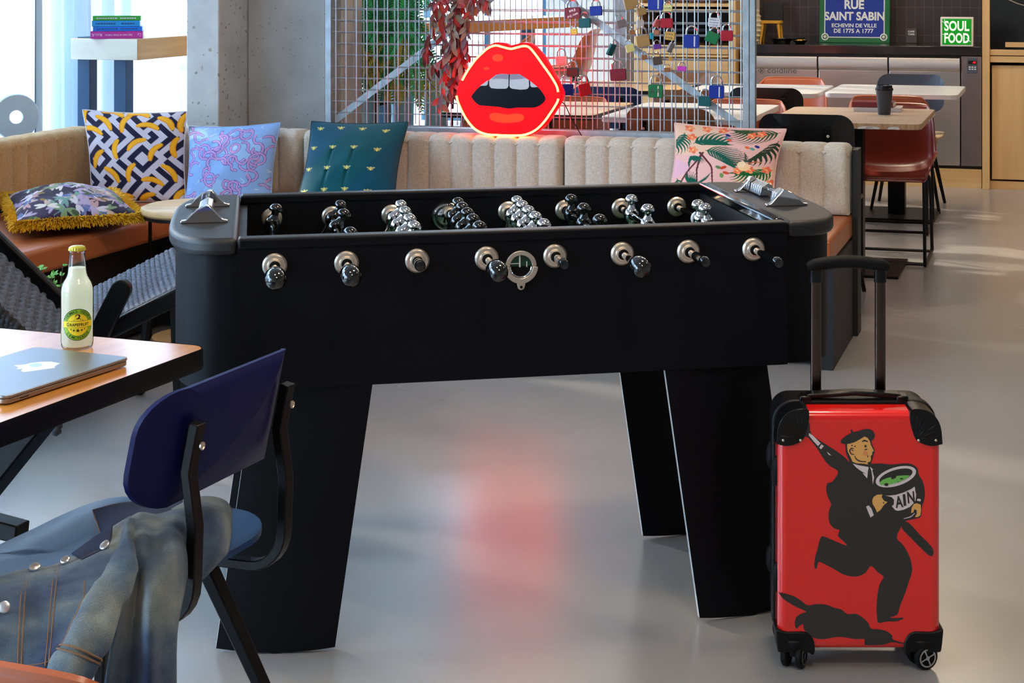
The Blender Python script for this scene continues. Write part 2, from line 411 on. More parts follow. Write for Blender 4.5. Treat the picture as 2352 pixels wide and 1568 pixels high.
# concrete pier beside the screen
def pier_mat():
    m, nt, b = nodes('exposed_aggregate_concrete'); v = _coords(nt, 1.)
    vo = nt.nodes.new('ShaderNodeTexVoronoi'); vo.inputs['Scale'].default_value = 34.; vo.inputs['Randomness'].default_value = 1.
    nd = _noise(nt, v, 14., 3); ad = nt.nodes.new('ShaderNodeVectorMath'); ad.operation = 'MULTIPLY_ADD'
    ad.inputs[1].default_value = (.05, .05, .05); nt.links.new(nd.outputs['Color'], ad.inputs[0]); nt.links.new(v, ad.inputs[2])
    nt.links.new(ad.outputs[0], vo.inputs['Vector'])
    wn_ = nt.nodes.new('ShaderNodeTexWhiteNoise'); nt.links.new(vo.outputs['Position'], wn_.inputs['Vector'])
    cell = _ramp(nt, wn_.outputs['Value'], [(0., lin((108, 124, 138))), (.5, lin((150, 150, 146))), (1., lin((176, 166, 152)))])
    lt = nt.nodes.new('ShaderNodeMath'); lt.operation = 'LESS_THAN'; lt.inputs[1].default_value = .23; nt.links.new(vo.outputs['Distance'], lt.inputs[0])
    gt = nt.nodes.new('ShaderNodeMath'); gt.operation = 'GREATER_THAN'; gt.inputs[1].default_value = .55; nt.links.new(wn_.outputs['Value'], gt.inputs[0])
    ml = nt.nodes.new('ShaderNodeMath'); ml.operation = 'MULTIPLY'; nt.links.new(lt.outputs[0], ml.inputs[0]); nt.links.new(gt.outputs[0], ml.inputs[1])
    base = _ramp(nt, _noise(nt, v, 7., 6).outputs['Fac'], [(.3, lin((198, 196, 191))), (.7, lin((220, 217, 211)))])
    mx = nt.nodes.new('ShaderNodeMix'); mx.data_type = 'RGBA'; nt.links.new(ml.outputs[0], mx.inputs[0]); nt.links.new(base, mx.inputs[6]); nt.links.new(cell, mx.inputs[7])
    nt.links.new(mx.outputs[2], b.inputs['Base Color']); b.inputs['Roughness'].default_value = .85
    _bump(nt, b, _noise(nt, v, 60., 5).outputs['Fac'], .3, .004); return m
def smooth_concrete():
    m, nt, b = nodes('smooth_concrete'); v = _coords(nt, 1.)
    base = _ramp(nt, _noise(nt, v, 5., 7).outputs['Fac'], [(.3, lin((178, 175, 170))), (.7, lin((202, 199, 194)))])
    vo = nt.nodes.new('ShaderNodeTexVoronoi'); vo.inputs['Scale'].default_value = 42.; nt.links.new(v, vo.inputs['Vector'])
    pit = _ramp(nt, vo.outputs['Distance'], [(.06, lin((96, 94, 92))), (.11, (1, 1, 1))])
    mx = nt.nodes.new('ShaderNodeMix'); mx.data_type = 'RGBA'; mx.blend_type = 'MULTIPLY'; mx.inputs[0].default_value = 1.
    nt.links.new(base, mx.inputs[6]); nt.links.new(pit, mx.inputs[7]); nt.links.new(mx.outputs[2], b.inputs['Base Color'])
    b.inputs['Roughness'].default_value = .8; _bump(nt, b, _noise(nt, v, 90., 4).outputs['Fac'], .25, .003); return m
pl = rr(428, 200, .30); pr = rr(503, 200, .30); pe = rr(751, 200, .58)
mb = MB(); mb.M = RM; mb.box((pl.x, .30, 0), (pr.x, 1.1, ZC)); struct('column_1', mb, pier_mat(), 'rough aggregate concrete pillar at the banquette corner', bevel=.006)
mb = MB(); mb.M = RM; mb.box((pr.x, .575, 0), (pe.x, 1.0, ZC)); struct('wall_pier', mb, smooth_concrete(), 'smooth grey concrete pier beside the mesh screen', bevel=.01)
# grey post by the wooden cabinet
a, b_ = rr(1408, 100, 4.3), rr(1440, 100, 4.3)
mb = MB(); mb.M = RM; mb.box((a.x, 4.3, 0), (b_.x, 4.5, ZC)); struct('column_2', mb, pm('grey_painted_post', (142, 142, 146), .6), 'slim grey post left of the tall wooden cabinet')
# sheer curtains on the left
def sheer(c):
    m = bpy.data.materials.new('sheer_linen'); m.use_nodes = True; nt = m.node_tree; nt.nodes.clear()
    o = nt.nodes.new('ShaderNodeOutputMaterial'); d = nt.nodes.new('ShaderNodeBsdfDiffuse'); t = nt.nodes.new('ShaderNodeBsdfTranslucent')
    tr = nt.nodes.new('ShaderNodeBsdfTransparent'); m1 = nt.nodes.new('ShaderNodeMixShader'); m2 = nt.nodes.new('ShaderNodeMixShader')
    d.inputs[0].default_value = (*c, 1); t.inputs[0].default_value = (*c, 1); m1.inputs[0].default_value = .42
    v = _coords(nt, (9, 9, .6)); n = _noise(nt, v, 1., 3); mr = nt.nodes.new('ShaderNodeMapRange')
    mr.inputs[1].default_value = .35; mr.inputs[2].default_value = .65; mr.inputs[3].default_value = .10; mr.inputs[4].default_value = .20
    nt.links.new(n.outputs['Fac'], mr.inputs[0]); nt.links.new(mr.outputs[0], m2.inputs[0])
    nt.links.new(d.outputs[0], m1.inputs[1]); nt.links.new(t.outputs[0], m1.inputs[2]); nt.links.new(m1.outputs[0], m2.inputs[1])
    nt.links.new(tr.outputs[0], m2.inputs[2]); nt.links.new(m2.outputs[0], o.inputs[0]); return m
SHEER = sheer((.74, .82, .90))
def curtain(y0, y1, folds, amp, label, x=LX0+.16):
    t = room_thing('sheer_curtain', label, 'curtain', x, (y0+y1)/2, 0., group='sheer curtains on the left windows')
    P = []
    for z in (0.02, .6, 1.2, 1.8, 2.4, 3.0):
        row = []
        for k in range(folds*10+1):
            q = k/(folds*10); a = q*folds*2*PI
            row.append((amp*math.sin(a)+.4*amp*math.sin(a*.37+z*.3), (q-.5)*(y1-y0)+.25*amp*math.cos(a*.5), z))
        P.append(row)
    mb = MB(); mb.grid(P); mb.build('curtain_cloth', SHEER, t, smooth=180, fix=False)
    mb = MB(); mb.cyl((0, -(y1-y0)/2-.03, 3.03), (0, (y1-y0)/2+.03, 3.03), .012); mb.build('curtain_rail', BLACKM, t)
curtain(-1.3, .30, 8, .04, 'sheer white curtain at the left edge, behind the tan backrest')
curtain(.38, 1.09, 9, .06, 'bunched sheer white curtain behind the high table with books')
curtain(1.19, 2.5, 8, .035, 'sheer white curtain hanging nearest the concrete pillar')
curtain(-3.3, -1.4, 8, .04, 'sheer curtain on the window bay left of the lounge chair')
# ================================================================= football table
FBM = Matrix.Translation((-.789*.991, 3.598*.991, .01296)) @ Matrix.Rotation(rad(11.75), 4, 'Z') @ Matrix.Scale(.991, 4)
FL, FW_, FT_ = 1.218, .745, .88
fb = thing('foosball_table', 'large black table football cabinet with chrome players in the middle of the room', 'foosball table', M=FBM)
TOPM = pm('black_textured_laminate', (22, 22, 25), .42, spec=.5, var=.1, vs=80, bump=.25, bs=1400)
FPAN = pm('black_laminate_panel', (8, 8, 13), .5, var=.08, vs=40, spec=.16, bump=.1, bs=1200)
GLOSS = pm('black_gloss_trim', (8, 10, 14), .12, coat=.6)
def cap_outline(side, inset=0., n=22, a=.168, e=3.1):
    out = []; w = FW_/2-inset; a = a if side > 0 else .154
    for k in range(n+1):
        t = -PI/2+PI*k/n; c, s_ = math.cos(t), math.sin(t)
        x = (a-inset)*abs(c)**(2/e); y = FW_/2+w*math.copysign(abs(s_)**(2/e), s_)
        out.append((x if side > 0 else -x, y))
    return [(x+(FL if side > 0 else 0), y) for x, y in out]
for sd in (-1, 1):
    mb = MB(); mb.prism(cap_outline(sd, .014), .556, .848); o = mb.build('end_panel', FPAN, fb, smooth=50)
    mb = MB(); mb.prism(cap_outline(sd), .842, FT_); o = mb.build('end_cap', TOPM, fb, smooth=50, bevel=.012, seg=4)
    # chrome score counter
    cx = -.075 if sd < 0 else FL+.075
    prof = [(-.052, 0), (-.052, .006), (-.040, .008), (-.030, .019), (-.016, .031), (.002, .039), (.010, .041), (.036, .012), (.042, .008), (.052, .006), (.052, 0)]
    if sd > 0: prof = [(-x, z) for x, z in prof][::-1]
    Mx = Matrix.Translation((cx, 0, FT_)) @ Matrix.Rotation(PI/2, 4, 'X')
    mb = MB(); mb.cyl((cx, .25, FT_+.022), (cx, .515, FT_+.022), .005, n=10); sc = mb.build('score_counter', CHROME, fb)
    for y in (.245, .515):
        mb = MB(); mb.prism(prof, -y-.008, -y+.008, Mx); br_ = mb.build('bracket', CHROME, sc, bevel=.002)
    for k in range(10):
        y = .262+k*.0165+(.085 if (k > 3 and sd > 0) else 0.)
        mb = MB(); mb.prism([(-.018, .004), (.018, .004), (.016, .030), (.004, .036), (-.014, .026)], -y-.0068, -y+.0068, Mx)
        mb.build('counter_slide', SILVER, sc, bevel=.0015)
mb = MB(); mb.box((0, 0, .556), (FL, .034, .862)); mb.build('front_panel', FPAN, fb)
mb = MB(); mb.box((0, FW_-.034, .556), (FL, FW_, .862)); mb.build('back_panel', FPAN, fb)
for y in (0, FW_-.036):
    mb = MB(); mb.box((0.001, y-.006 if y == 0 else y, .855), (FL-.001, y+.036 if y == 0 else y+.042, FT_)); mb.m = [0, 1, 0, 0, 0, 0]; mb.build('top_rail', [FPAN, TOPM], fb, bevel=.006)
mb = MB(); mb.box((0, .03, .575), (FL, FW_-.03, .60)); mb.box((.02, .03, .69), (FL-.02, FW_-.03, .70))
fieldm = pm('green_playfield', (12, 62, 42), .35)
mb.build('playfield', fieldm, fb)
for x in (.0, FL-.018):
    mb = MB(); mb.box((x, .034, .70), (x+.018, FW_-.034, .855)); mb.build('goal_wall', TOPM, fb)
    if x == 0: continue
    mb = MB(); mb.box((x-.004, .034, .855), (x+.022, FW_-.034, FT_+.002)); mb.build('end_trim', GLOSS, fb, bevel=.006)
for x in (-.03, FL+.03):
    for z in (.812, .632):
        mb = MB(); mb.cyl((x+(.016 if x < 0 else -.016)+.02*(1 if x < 0 else -1), -.001, z), (x+.036*(1 if x < 0 else -1), .004, z), .004, n=8); mb.build('screw', BLACKM, fb)
# rods
BGL = pm('black_gloss_plastic', (10, 11, 14), .10, coat=.7)
WRING = pm('white_nylon', (226, 226, 222), .4)
ZR = .82
def player(parent, x, y, ang, mat):
    Mp = Matrix.Translation((x, y, ZR)) @ Matrix.Rotation(ang, 4, 'Y')
    mb = MB(); mb.M = Mp
    mb.ell((0, 0, 0), (.0195, .0175, .021), 16, 10)
    mb.cyl((0, -.019, 0), (0, .019, 0), .0125, n=14)
    mb.lathe([(.015, .006), (.0125, .016), (.0095, .022), (.009, .030), (.0105, .033), (.0165, .034), (.0175, .037), (.0165, .043), (.0125, .0485), (.006, .052), (.0001, .053)], 18)
    mb.lathe([(.0001, -.072), (.008, -.071), (.0095, -.060), (.0075, -.030), (.013, -.012)], 12)
    mb.box((-.005, -.010, -.078), (.014, .010, -.060))
    return mb.build('player_figure', mat, parent, smooth=60)
rods = [('black', [.60], .20, 'big', .25), ('black', [.665, .505, .2], .20, 'big', .55), ('chrome', [.63, .51, .38, .26], .055, 'end', .5),
        ('black', [.63, .54, .44, .33, .21], .205, 'big', .32), ('chrome', [.635, .545, .445, .34, .22], .10, 'end', .35),
        ('black', [.62, .45, .25], .215, 'big', 0.), ('chrome', [.585, .40], .135, 'end', 0.), ('chrome', [.46, .39], .175, 'end', -.2)]
for k, (kind, ys, ext, hd, an) in enumerate(rods):
    x = .078+k*.1512; mat = BGL if kind == 'black' else CHROME
    mb = MB(); mb.cyl((x, -ext+.03, ZR), (x, FW_+.12, ZR), .0078, n=14)
    rod = mb.build('rod', CHROME, fb)
    for y, d in ((-.001, -1), (FW_-.033, -1)):
        mb = MB(); mb.lathe([(.0262, .0), (.0262, .004), (.0225, .0085), (.0165, .0095), (.0148, .015), (.0118, .016), (.0112, .0)], 28, (x, y, ZR), (0, d, 0), False)
        mb.build('bushing', STEEL, rod, smooth=25)
        mb = MB(); mb.lathe([(.0115, .012), (.0115, .018), (.0082, .0185), (.008, .012)], 18, (x, y, ZR), (0, d, 0)); mb.build('bushing_sleeve', BRUBBER, rod)
    mb = MB()
    if hd == 'big':
        mb.lathe([(.0085, .10), (.0105, .105), (.0115, .125), (.0125, .132), (.0185, .140), (.0225, .156), (.0235, .176), (.0205, .196), (.014, .208), (.0001, .212)], 18, (x, -(ext-.212), ZR), (0, -1, 0))
    else:
        mb.lathe([(.0082, 0), (.0105, .002), (.0105, ext*.45), (.012, ext*.5), (.012, ext*.5+.014), (.0095, ext*.5+.02), (.0001, ext*.5+.021)], 14, (x, -ext*.5, ZR), (0, -1, 0))
    mb.build('handle', BGL, rod, smooth=60 if hd == 'big' else 40)
    for y in ys: player(rod, x, y, an, mat)
    mb = MB()
    for y in (ys[0]+.045,): mb.lathe([(.0085, -.008), (.0125, -.008), (.0135, 0), (.0125, .008), (.0085, .008)], 14, (x, y, ZR), (0, 1, 0))
    if k == 7: mb.mi = 1; mb.lathe([(.0085, -.007), (.0185, -.007), (.0195, 0), (.0185, .007), (.0085, .007)], 18, (x, ys[0]+.024, ZR), (0, 1, 0))
    mb.build('bumper', [BRUBBER, WRING], rod)
# ball drop on the front, ball entry on the inner back wall
xc, zc = .607, .800
Mf = Matrix.Translation((xc, -.001, zc)) @ Matrix.Rotation(PI/2, 4, 'X')      # x right, y up, z towards the viewer
def arc(r, a0, a1, n): return [(r*math.cos(a0+(a1-a0)*k/n), r*math.sin(a0+(a1-a0)*k/n)) for k in range(n+1)]
mb = MB(); mb.prism(arc(.0345, 0, PI, 22)+arc(.0245, PI, 0, 22), 0, .006, Mf)
tab = arc(.0375, -.04, -.42*PI, 14)+[(.0085, -.0425), (.0065, -.049), (0, -.052), (-.0065, -.049), (-.0085, -.0425)]+arc(.0375, -.58*PI, -PI+.04, 14)
mb.prism(tab+arc(.0255, -PI, 0, 22), 0, .008, Mf)
bd = mb.build('ball_drop', STEEL, fb, bevel=.0012)
mb = MB(); mb.M = Mf; rings = []
for j in range(9):
    t = PI/2*j/8; rings.append([(.0255*math.cos(t)*math.cos(-PI*k/20), .0255*math.cos(t)*math.sin(-PI*k/20)-.001, .001+.008*(1-math.sin(t))-.006) for k in range(21)])
mb.grid(rings); mb.build('cup', CHROME, bd)
mb = MB(); mb.poly(arc(.0245, 0, PI, 20), Mf, .0008); mb.build('field_view', fieldm, bd)
mb = MB(); mb.M = Mf
mb.box((-.024, .0052, .001), (-.004, .0068, .0015)); mb.box((-.004, -.002, .001), (-.001, .0235, .002)); mb.box((.012, -.002, .001), (.014, .010, .002))
mb.build('view_lines', WHITE, bd)
mb = MB(); mb.cyl(Mf @ Vector((0, -.0445, .006)), Mf @ Vector((0, -.0445, .0092)), .0032, n=12); mb.build('screw', BLACKM, bd)
yb = FW_-.0345
mb = MB(); mb.lathe([(.034, 0), (.036, .005), (.034, .010), (.030, .011), (.0275, .007), (.0265, .0)], 30, (.520, yb, .812), (0, -1, 0), False)
be = mb.build('ball_entry_ring', CHROME, fb)
mb = MB(); mb.ell((.520, yb, .812), (.027, .010, .027), 20, 12); mb.build('cup', CHROME, be)
# legs: bowed plates that splay out, pale edges
EDGE = pm('pale_edge_band', (200, 200, 196), .45)
def fb_leg(left, y0, depth):
    rings = []
    xs = (.035, -.045) if left else (FL-.285, FL-.205)                       # left edge at top / bottom
    mb = MB(); nu = 8
    for j in range(7):
        t = j/6; z = .556+(-.004-.556)*t; xl = xs[0]+(xs[1]-xs[0])*t
        ring = []
        for k in range(nu+1):
            u = k/nu; q = (1-u) if left else u
            ring.append((xl+.25*u, y0+.045*q*q, z-(.006*(1-(2*u-1)**2) if j == 6 else 0)))
        rings.append((ring, [(x, y+depth, z) for x, y, z in ring][::-1]))
    R_ = [[mb.p(q) for q in a+b] for a, b in rings]
    n = len(R_[0])
    for a, b in zip(R_, R_[1:]):
        for k in range(n):
            mb.mi = 1 if k in (nu, n-1) else 0
            mb.face((a[k], a[(k+1) % n], b[(k+1) % n], b[k]))
    mb.mi = 0; mb.face(R_[0][::-1]); mb.face(R_[-1])
    lg = mb.build('leg', [FPAN, EDGE], fb)
    xm = xs[1]+.125
    f = MB(); f.cyl((xm, y0+.03, -.0131), (xm, y0+.03, .0), .017, n=18); f.build('foot', BRUBBER, lg)
for left in (True, False):
    fb_leg(left, .004, .016); fb_leg(left, .572, .016)

# ================================================================= suitcase
SM = Matrix.Translation((.517, 3.515, 0))
su = thing('suitcase', 'red cabin suitcase with printed running man, standing beside the table football', 'suitcase', M=SM)
REDS = pm('glossy_red_shell', (238, 26, 22), .22, coat=.9, coatr=.05, var=.03, vs=3)
BAG = pm('black_suitcase_trim', (9, 10, 13), .45, spec=.25, bump=.1, bs=700)
zb, zt, wS = .041, .534, .336
XZ = Matrix.Rotation(PI/2, 4, 'X')            # outline (x, z) extruded along -y
def shell(y0, y1, w, z0, z1, r, name, mat, bev, rnd=.022):
    mb = MB(); mb.prism(rrect(w, z1-z0, r, 8, 0, (z0+z1)/2), -y1, -y0, XZ)
    return mb.build(name, mat, su, smooth=50, bevel=bev, seg=5)
shell(0, .075, wS, zb, zt, .040, 'front_shell', REDS, .016)
shell(.072, .108, wS+.012, zb-.004, zt+.006, .046, 'zip_frame', BAG, .006)
shell(.105, .195, wS, zb, zt, .040, 'back_shell', BAG, .016)
def s2(px, py): return ((px-1400)/1104.8-.519, 1.44-(py+60)/1104.8)
def c7(p): return s2(1740+p[0]/2.498, 940+p[1]/2.498)
def c5(p): return s2(1860+p[0]/5.6, 960+p[1]/5.6)
INK = pm('print_black', (32, 31, 31), .3, coat=.7, var=.03); SKIN = pm('print_skin', (236, 172, 92), .3, coat=.7)
PWH = pm('print_white', (226, 208, 210), .3, coat=.7); PGR = pm('print_green', (112, 190, 82), .3, coat=.7); PCH = pm('print_cheek', (236, 140, 84), .3, coat=.7)
art_layers = []
def blob(c, rx_, ry_, a=0., n=20, f=c5):
    out = []
    for k in range(n):
        t = 2*PI*k/n; x, y = rx_*math.cos(t), ry_*math.sin(t)
        out.append(f((c[0]+x*math.cos(a)-y*math.sin(a), c[1]+x*math.sin(a)+y*math.cos(a))))
    return out
def stroke2(pts, w, f=c5, taper=.6):
    P = [np.array(p) for p in cr1([(x, y, 0) for x, y in pts], 5)]; a, b = [], []
    for k, p in enumerate(P):
        d = P[min(k+1, len(P)-1)]-P[max(k-1, 0)]; d = d/max(1e-6, np.linalg.norm(d)); nrm = np.array((-d[1], d[0], 0))
        ww = w*(1-(1-taper)*abs(2*k/(len(P)-1)-1))
        a.append(f(p+nrm*ww)); b.append(f(p-nrm*ww))
    return a+b[::-1]
def smooth_out(pts, n=3):
    P = cr1([(x, y, 0) for x, y in list(pts)+[pts[0]]], n); return [(p[0], p[1]) for p in P[:-1]]
body = [(250,32),(283,42),(300,75),(303,112),(320,140),(395,190),(450,225),(500,262),(530,293),(560,300),(640,300),(700,297),(770,303),(830,297),(880,300),(915,325),(922,360),(945,400),(957,450),(955,500),(940,545),(935,600),(905,612),(850,625),(830,640),(820,662),(797,722),(835,765),(870,830),(884,890),(880,930),(862,985),(840,1050),(815,1110),(800,1160),(745,1180),(760,1196),(720,1203),(690,1205),(683,1160),(682,1110),(688,1040),(700,985),(722,945),(690,920),(650,882),(620,920),(580,940),(540,942),(490,930),(430,895),(365,862),(340,850),(345,785),(350,760),(362,722),(380,714),(430,735),(512,766),(480,730),(460,708),(470,678),(440,668),(415,640),(407,600),(412,560),(422,530),(400,480),(394,440),(402,410),(430,400),(462,345),(420,315),(390,285),(360,240),(330,195),(300,160),(285,145),(245,140),(232,95)]
loaf = [(835,625),(870,640),(930,705),(990,765),(1007,800),(1000,825),(980,822),(940,785),(880,725),(825,665)]
shoe1 = [(365,862),(355,850),(345,870),(340,897),(328,897),(326,870),(332,825),(345,785),(380,780),(400,840)]
shoe2 = [(730,1165),(770,1180),(800,1180),(830,1176),(836,1184),(800,1198),(770,1200),(735,1196),(720,1180)]
dog = [(122,1033),(160,1040),(215,1058),(255,1085),(290,1108),(340,1100),(400,1105),(440,1122),(480,1130),(515,1158),(560,1155),(600,1175),(635,1210),(650,1240),(700,1245),(745,1258),(770,1280),(775,1302),(835,1322),(830,1328),(770,1318),(720,1332),(650,1335),(612,1330),(612,1300),(560,1300),(500,1290),(450,1288),(380,1300),(330,1295),(290,1270),(265,1240),(262,1215),(240,1225),(225,1240),(215,1220),(220,1180),(250,1155),(280,1143),(220,1115),(170,1085),(140,1060)]
faceo = [(455,300),(690,185),(785,255),(795,300),(834,392),(818,440),(805,500),(785,545),(760,610),(540,575),(500,510),(465,420)]
face = [(480,300),(560,285),(640,240),(690,205),(740,225),(770,270),(780,310),(800,350),(822,395),(800,405),(802,435),(780,460),(785,500),(775,530),(740,540),(745,568),(700,558),(600,552),(548,532),(522,470),(490,410),(478,350)]
beret = [(395,265),(420,235),(480,190),(530,165),(522,130),(540,118),(555,150),(620,140),(690,118),(750,112),(805,135),(832,185),(825,230),(785,265),(765,235),(730,205),(700,208),(640,245),(560,285),(470,305),(410,295)]
L = lambda z, mat, outs: art_layers.append((z, mat, outs))
L(0, INK, [[c7(p) for p in smooth_out(body, 3)], [c7(p) for p in smooth_out(loaf, 3)], [c7(p) for p in shoe1], [c7(p) for p in shoe2], [c7(p) for p in smooth_out(dog, 3)], [c5(p) for p in smooth_out(faceo, 2)]])
L(1, SKIN, [[c5(p) for p in face], [c5(p) for p in [(800,1030),(815,985),(860,955),(930,950),(920,985),(950,1030),(995,1048),(950,1085),(905,1150),(862,1180),(840,1130),(805,1070)]],
    [c5(p) for p in [(1305,1120),(1330,1075),(1365,1062),(1420,1080),(1425,1150),(1415,1220),(1380,1240),(1345,1240),(1370,1200),(1370,1150),(1340,1140),(1325,1180),(1298,1188)]]])
L(2, INK, [[c5(p) for p in smooth_out(beret, 3)], stroke2([(670,275),(700,260),(745,275)], 11), blob((714,332), 14, 17), stroke2([(700,378),(737,368)], 7), stroke2([(563,365),(535,358),(512,390),(530,430),(566,436)], 8), stroke2([(540,372),(545,385),(560,388)], 6),
    blob((742,462), 6, 14), stroke2([(572,455),(600,500),(650,525),(722,530)], 8), blob((540,322), 10, 9), blob((578,332), 10, 8), blob((945,1055), 7, 12)])
L(2, PCH, [blob((712,425), 28, 34)])
L(1, PWH, [[c5(p) for p in [(550,555),(620,575),(755,600),(745,650),(735,745),(675,675),(722,688),(640,640),(590,600)]], [c5(p) for p in [(770,595),(812,630),(800,640),(825,730),(806,825),(800,720),(790,650)]],
    [c5(p) for p in [(722,1105),(755,1090),(790,1130),(820,1215),(778,1245),(750,1180)]], [c5(p) for p in [(1372,1010),(1400,1003),(1425,1015),(1418,1040),(1375,1030)]],
    [c5(p) for p in [(-10,165),(40,195),(140,295),(105,330),(50,270),(-12,195)]], [c5(p) for p in [(150,310),(182,330),(142,372),(122,350)]], [c5(p) for p in [(218,400),(255,430),(277,453),(240,440)]],
    stroke2([(1202,1260),(1290,1235),(1345,1190)], 6), blob((1103,722), 268, 118, -.30, 36),
    [c5(p) for p in [(965,962),(1010,965),(1100,955),(1200,925),(1300,880),(1343,848),(1350,900),(1362,950),(1355,1030),(1330,1060),(1280,1110),(1200,1145),(1130,1160),(1095,1150),(1050,1100),(1075,1080),(1080,1020),(1050,985)]]])
L(2, INK, [blob((1103,718), 222, 82, -.30, 32)])
L(3, PGR, [[c5(p) for p in [(887,800),(930,762),(1000,735),(1040,728),(1060,745),(1100,740),(1110,712),(1200,704),(1283,706),(1240,745),(1150,786),(1060,815),(960,832),(905,825)]]])
L(4, INK, [blob((980,822), 27, 20), blob((1176,747), 22, 9), blob((1130,787), 9, 5), blob((1060,738), 20, 14)])
pms = [INK, SKIN, PWH, PGR, PCH]; mb = MB()
if True:
    for z, m_, outs in art_layers:
        mb.mi = pms.index(m_)
        for k_, o_ in enumerate(outs): mb.poly([(x, zz) for x, zz in o_], XZ, .0006+.0004*z+.00004*k_)
    if True:
        mb.mi = 0
        for ch, (cx_, cy_), w_, h_, an in (('A', (1142, 1043), 100, 150, .12), ('I', (1212, 1020), 34, 150, .1), ('N', (1295, 985), 92, 150, .1), ('P', (1030, 1050), 60, 120, .15)):
            x, z = c5((cx_, cy_)); Mt = XZ @ Matrix.Translation((x, z, .0006+.0004*3)) @ Matrix.Rotation(an, 4, 'Z')
            fit_text(mb, ch, Mt, w_/5.6/1104.8, h_/5.6/1104.8, .03)
    mb.build('printed_picture', pms, su, fix=False)
# corner guards
def guard(sx_, top):
    cx_ = sx_*(wS/2); out = []
    if top:
        zc_ = zt
        pts = [(-.004, -.066), (.0, -.030), (.012, -.008), (.030, .004), (.060, .006), (.064, -.012), (.058, -.040), (.048, -.060), (.020, -.070)]
    else:
        zc_ = zb
        pts = [(-.006, .044), (-.002, .004), (.004, -.004), (.03, -.004), (.060, -.004), (.072, -.010), (.076, .004), (.072, .024), (.056, .038), (.02, .038)]
    P = [(cx_-sx_*x, zc_+z) for x, z in pts]
    mb = MB(); mb.prism(smooth_out(P, 3), -.060, .0045, XZ)
    if top:
        for k in range(7):
            a = rad(8+k*13); ex, ez = .052*math.cos(a), .052*math.sin(a)
            b = (cx_-sx_*.052, zc_-.056)
            e = (b[0]+sx_*ex*.9, b[1]+ez*.95)
            mb.tube([(b[0]+sx_*.012*math.cos(a), -.0048, b[1]+.012*math.sin(a)), (e[0], -.0042, e[1])], .0012, 5)
    o = mb.build('corner_guard', BPLASTIC if top else BAG, su, bevel=.003)
    if top:
        for q in ((.010, -.058), (.046, -.058)):
            r = MB(); r.ell((cx_-sx_*q[0], -.0048, zc_+q[1]), (.0028, .0018, .0028), 10, 6); r.build('rivet', STEEL, o)
for sx_ in (-1, 1): guard(sx_, True); guard(sx_, False)
# side bumpers
for y in (.035, .150):
    for z in (.402, .180):
        mb = MB(); mb.ell((-wS/2+.002, y, z), (.014, .017, .032), 16, 12); mb.build('side_foot', BRUBBER, su)
# casters
for sx_, y, an in ((-1, .018, 1.15), (1, .018, .35), (-1, .165, 1.0), (1, .165, .6)):
    x = sx_*(wS/2-.035); mb = MB()
    mb.cyl((x, y, .040), (x, y, .062), .024, .028); mb.box((x-.011, y-.02, .026), (x+.011, y+.02, .046))
    ca = mb.build('caster', BAG, su, bevel=.004)
    d = Vector((math.cos(an+PI/2), -math.sin(an+PI/2), 0)) if False else Vector((math.sin(an), -math.cos(an), 0))*(-1 if sx_ < 0 else 1)
    if d.y > 0: d = -d
    c0 = Vector((x, y, .0255))
    for sgn in (1, -1):
        a = c0+d*(sgn*.009); w = MB()
        w.lathe([(.006, 0), (.0225, 0), (.0255, .003), (.0255, .011), (.0225, .014), (.019, .0145), (.018, .0115), (.006, .0115)], 26, a, d*sgn)
        wh = w.build('wheel', BRUBBER, ca)
        h = MB(); h.lathe([(.0192, .0135), (.0192, .0150), (.0158, .0150), (.0158, .0125)], 26, a, d*sgn, False)
        ax = d*sgn; p_ = Vector((0, 0, 1)); q_ = ax.cross(p_)
        for k in range(4):
            t = k*PI/2+.4; e = p_*math.cos(t)+q_*math.sin(t); h.bar(a+ax*.0135+e*.004, a+ax*.0135+e*.017, .003, .002, up=ax)
        h.cyl(a+ax*.010, a+ax*.0152, .0045, n=12)
        h.build('hub', SILVER, ca)
# telescopic handle
for x in (-.0715, .0675):
    mb = MB(); mb.prism(rrect(.023, .014, .005, 4, x, .152), .53, .79); po = mb.build('pole', pm('black_anodised_tube', (92, 78, 70), .22, 1., var=.05), su)
    mb = MB(); mb.prism(rrect(.026, .018, .006, 4, x, .152), .775, .81); mb.build('collar', BPLASTIC, po)
g = []
for k in range(25):
    q = -1+2*k/24; g.append((-.002+q*.088, .152, .822-.012*q*q-.0035))
mb = MB(); mb.tube(g, .011, 12, rs=[.0135*(1-.0*abs(q))*(1-.35*max(0, abs(-1+2*k/24)-.85)/.15) for k, q in enumerate(range(25))], flat=1.15)
mb.build('grip', BRUBBER, su)
mb = MB(); mb.strap([(-.105, .09, zt+.004), (-.095, .09, zt+.013), (0, .09, zt+.019), (.095, .09, zt+.013), (.105, .09, zt+.004)], .03, .010, (0, 1, 0)); mb.box((-.115, .072, zt), (-.09, .108, zt+.014)); mb.box((.09, .072, zt), (.115, .108, zt+.014))
mb.build('carry_handle', BPLASTIC, su, bevel=.003)
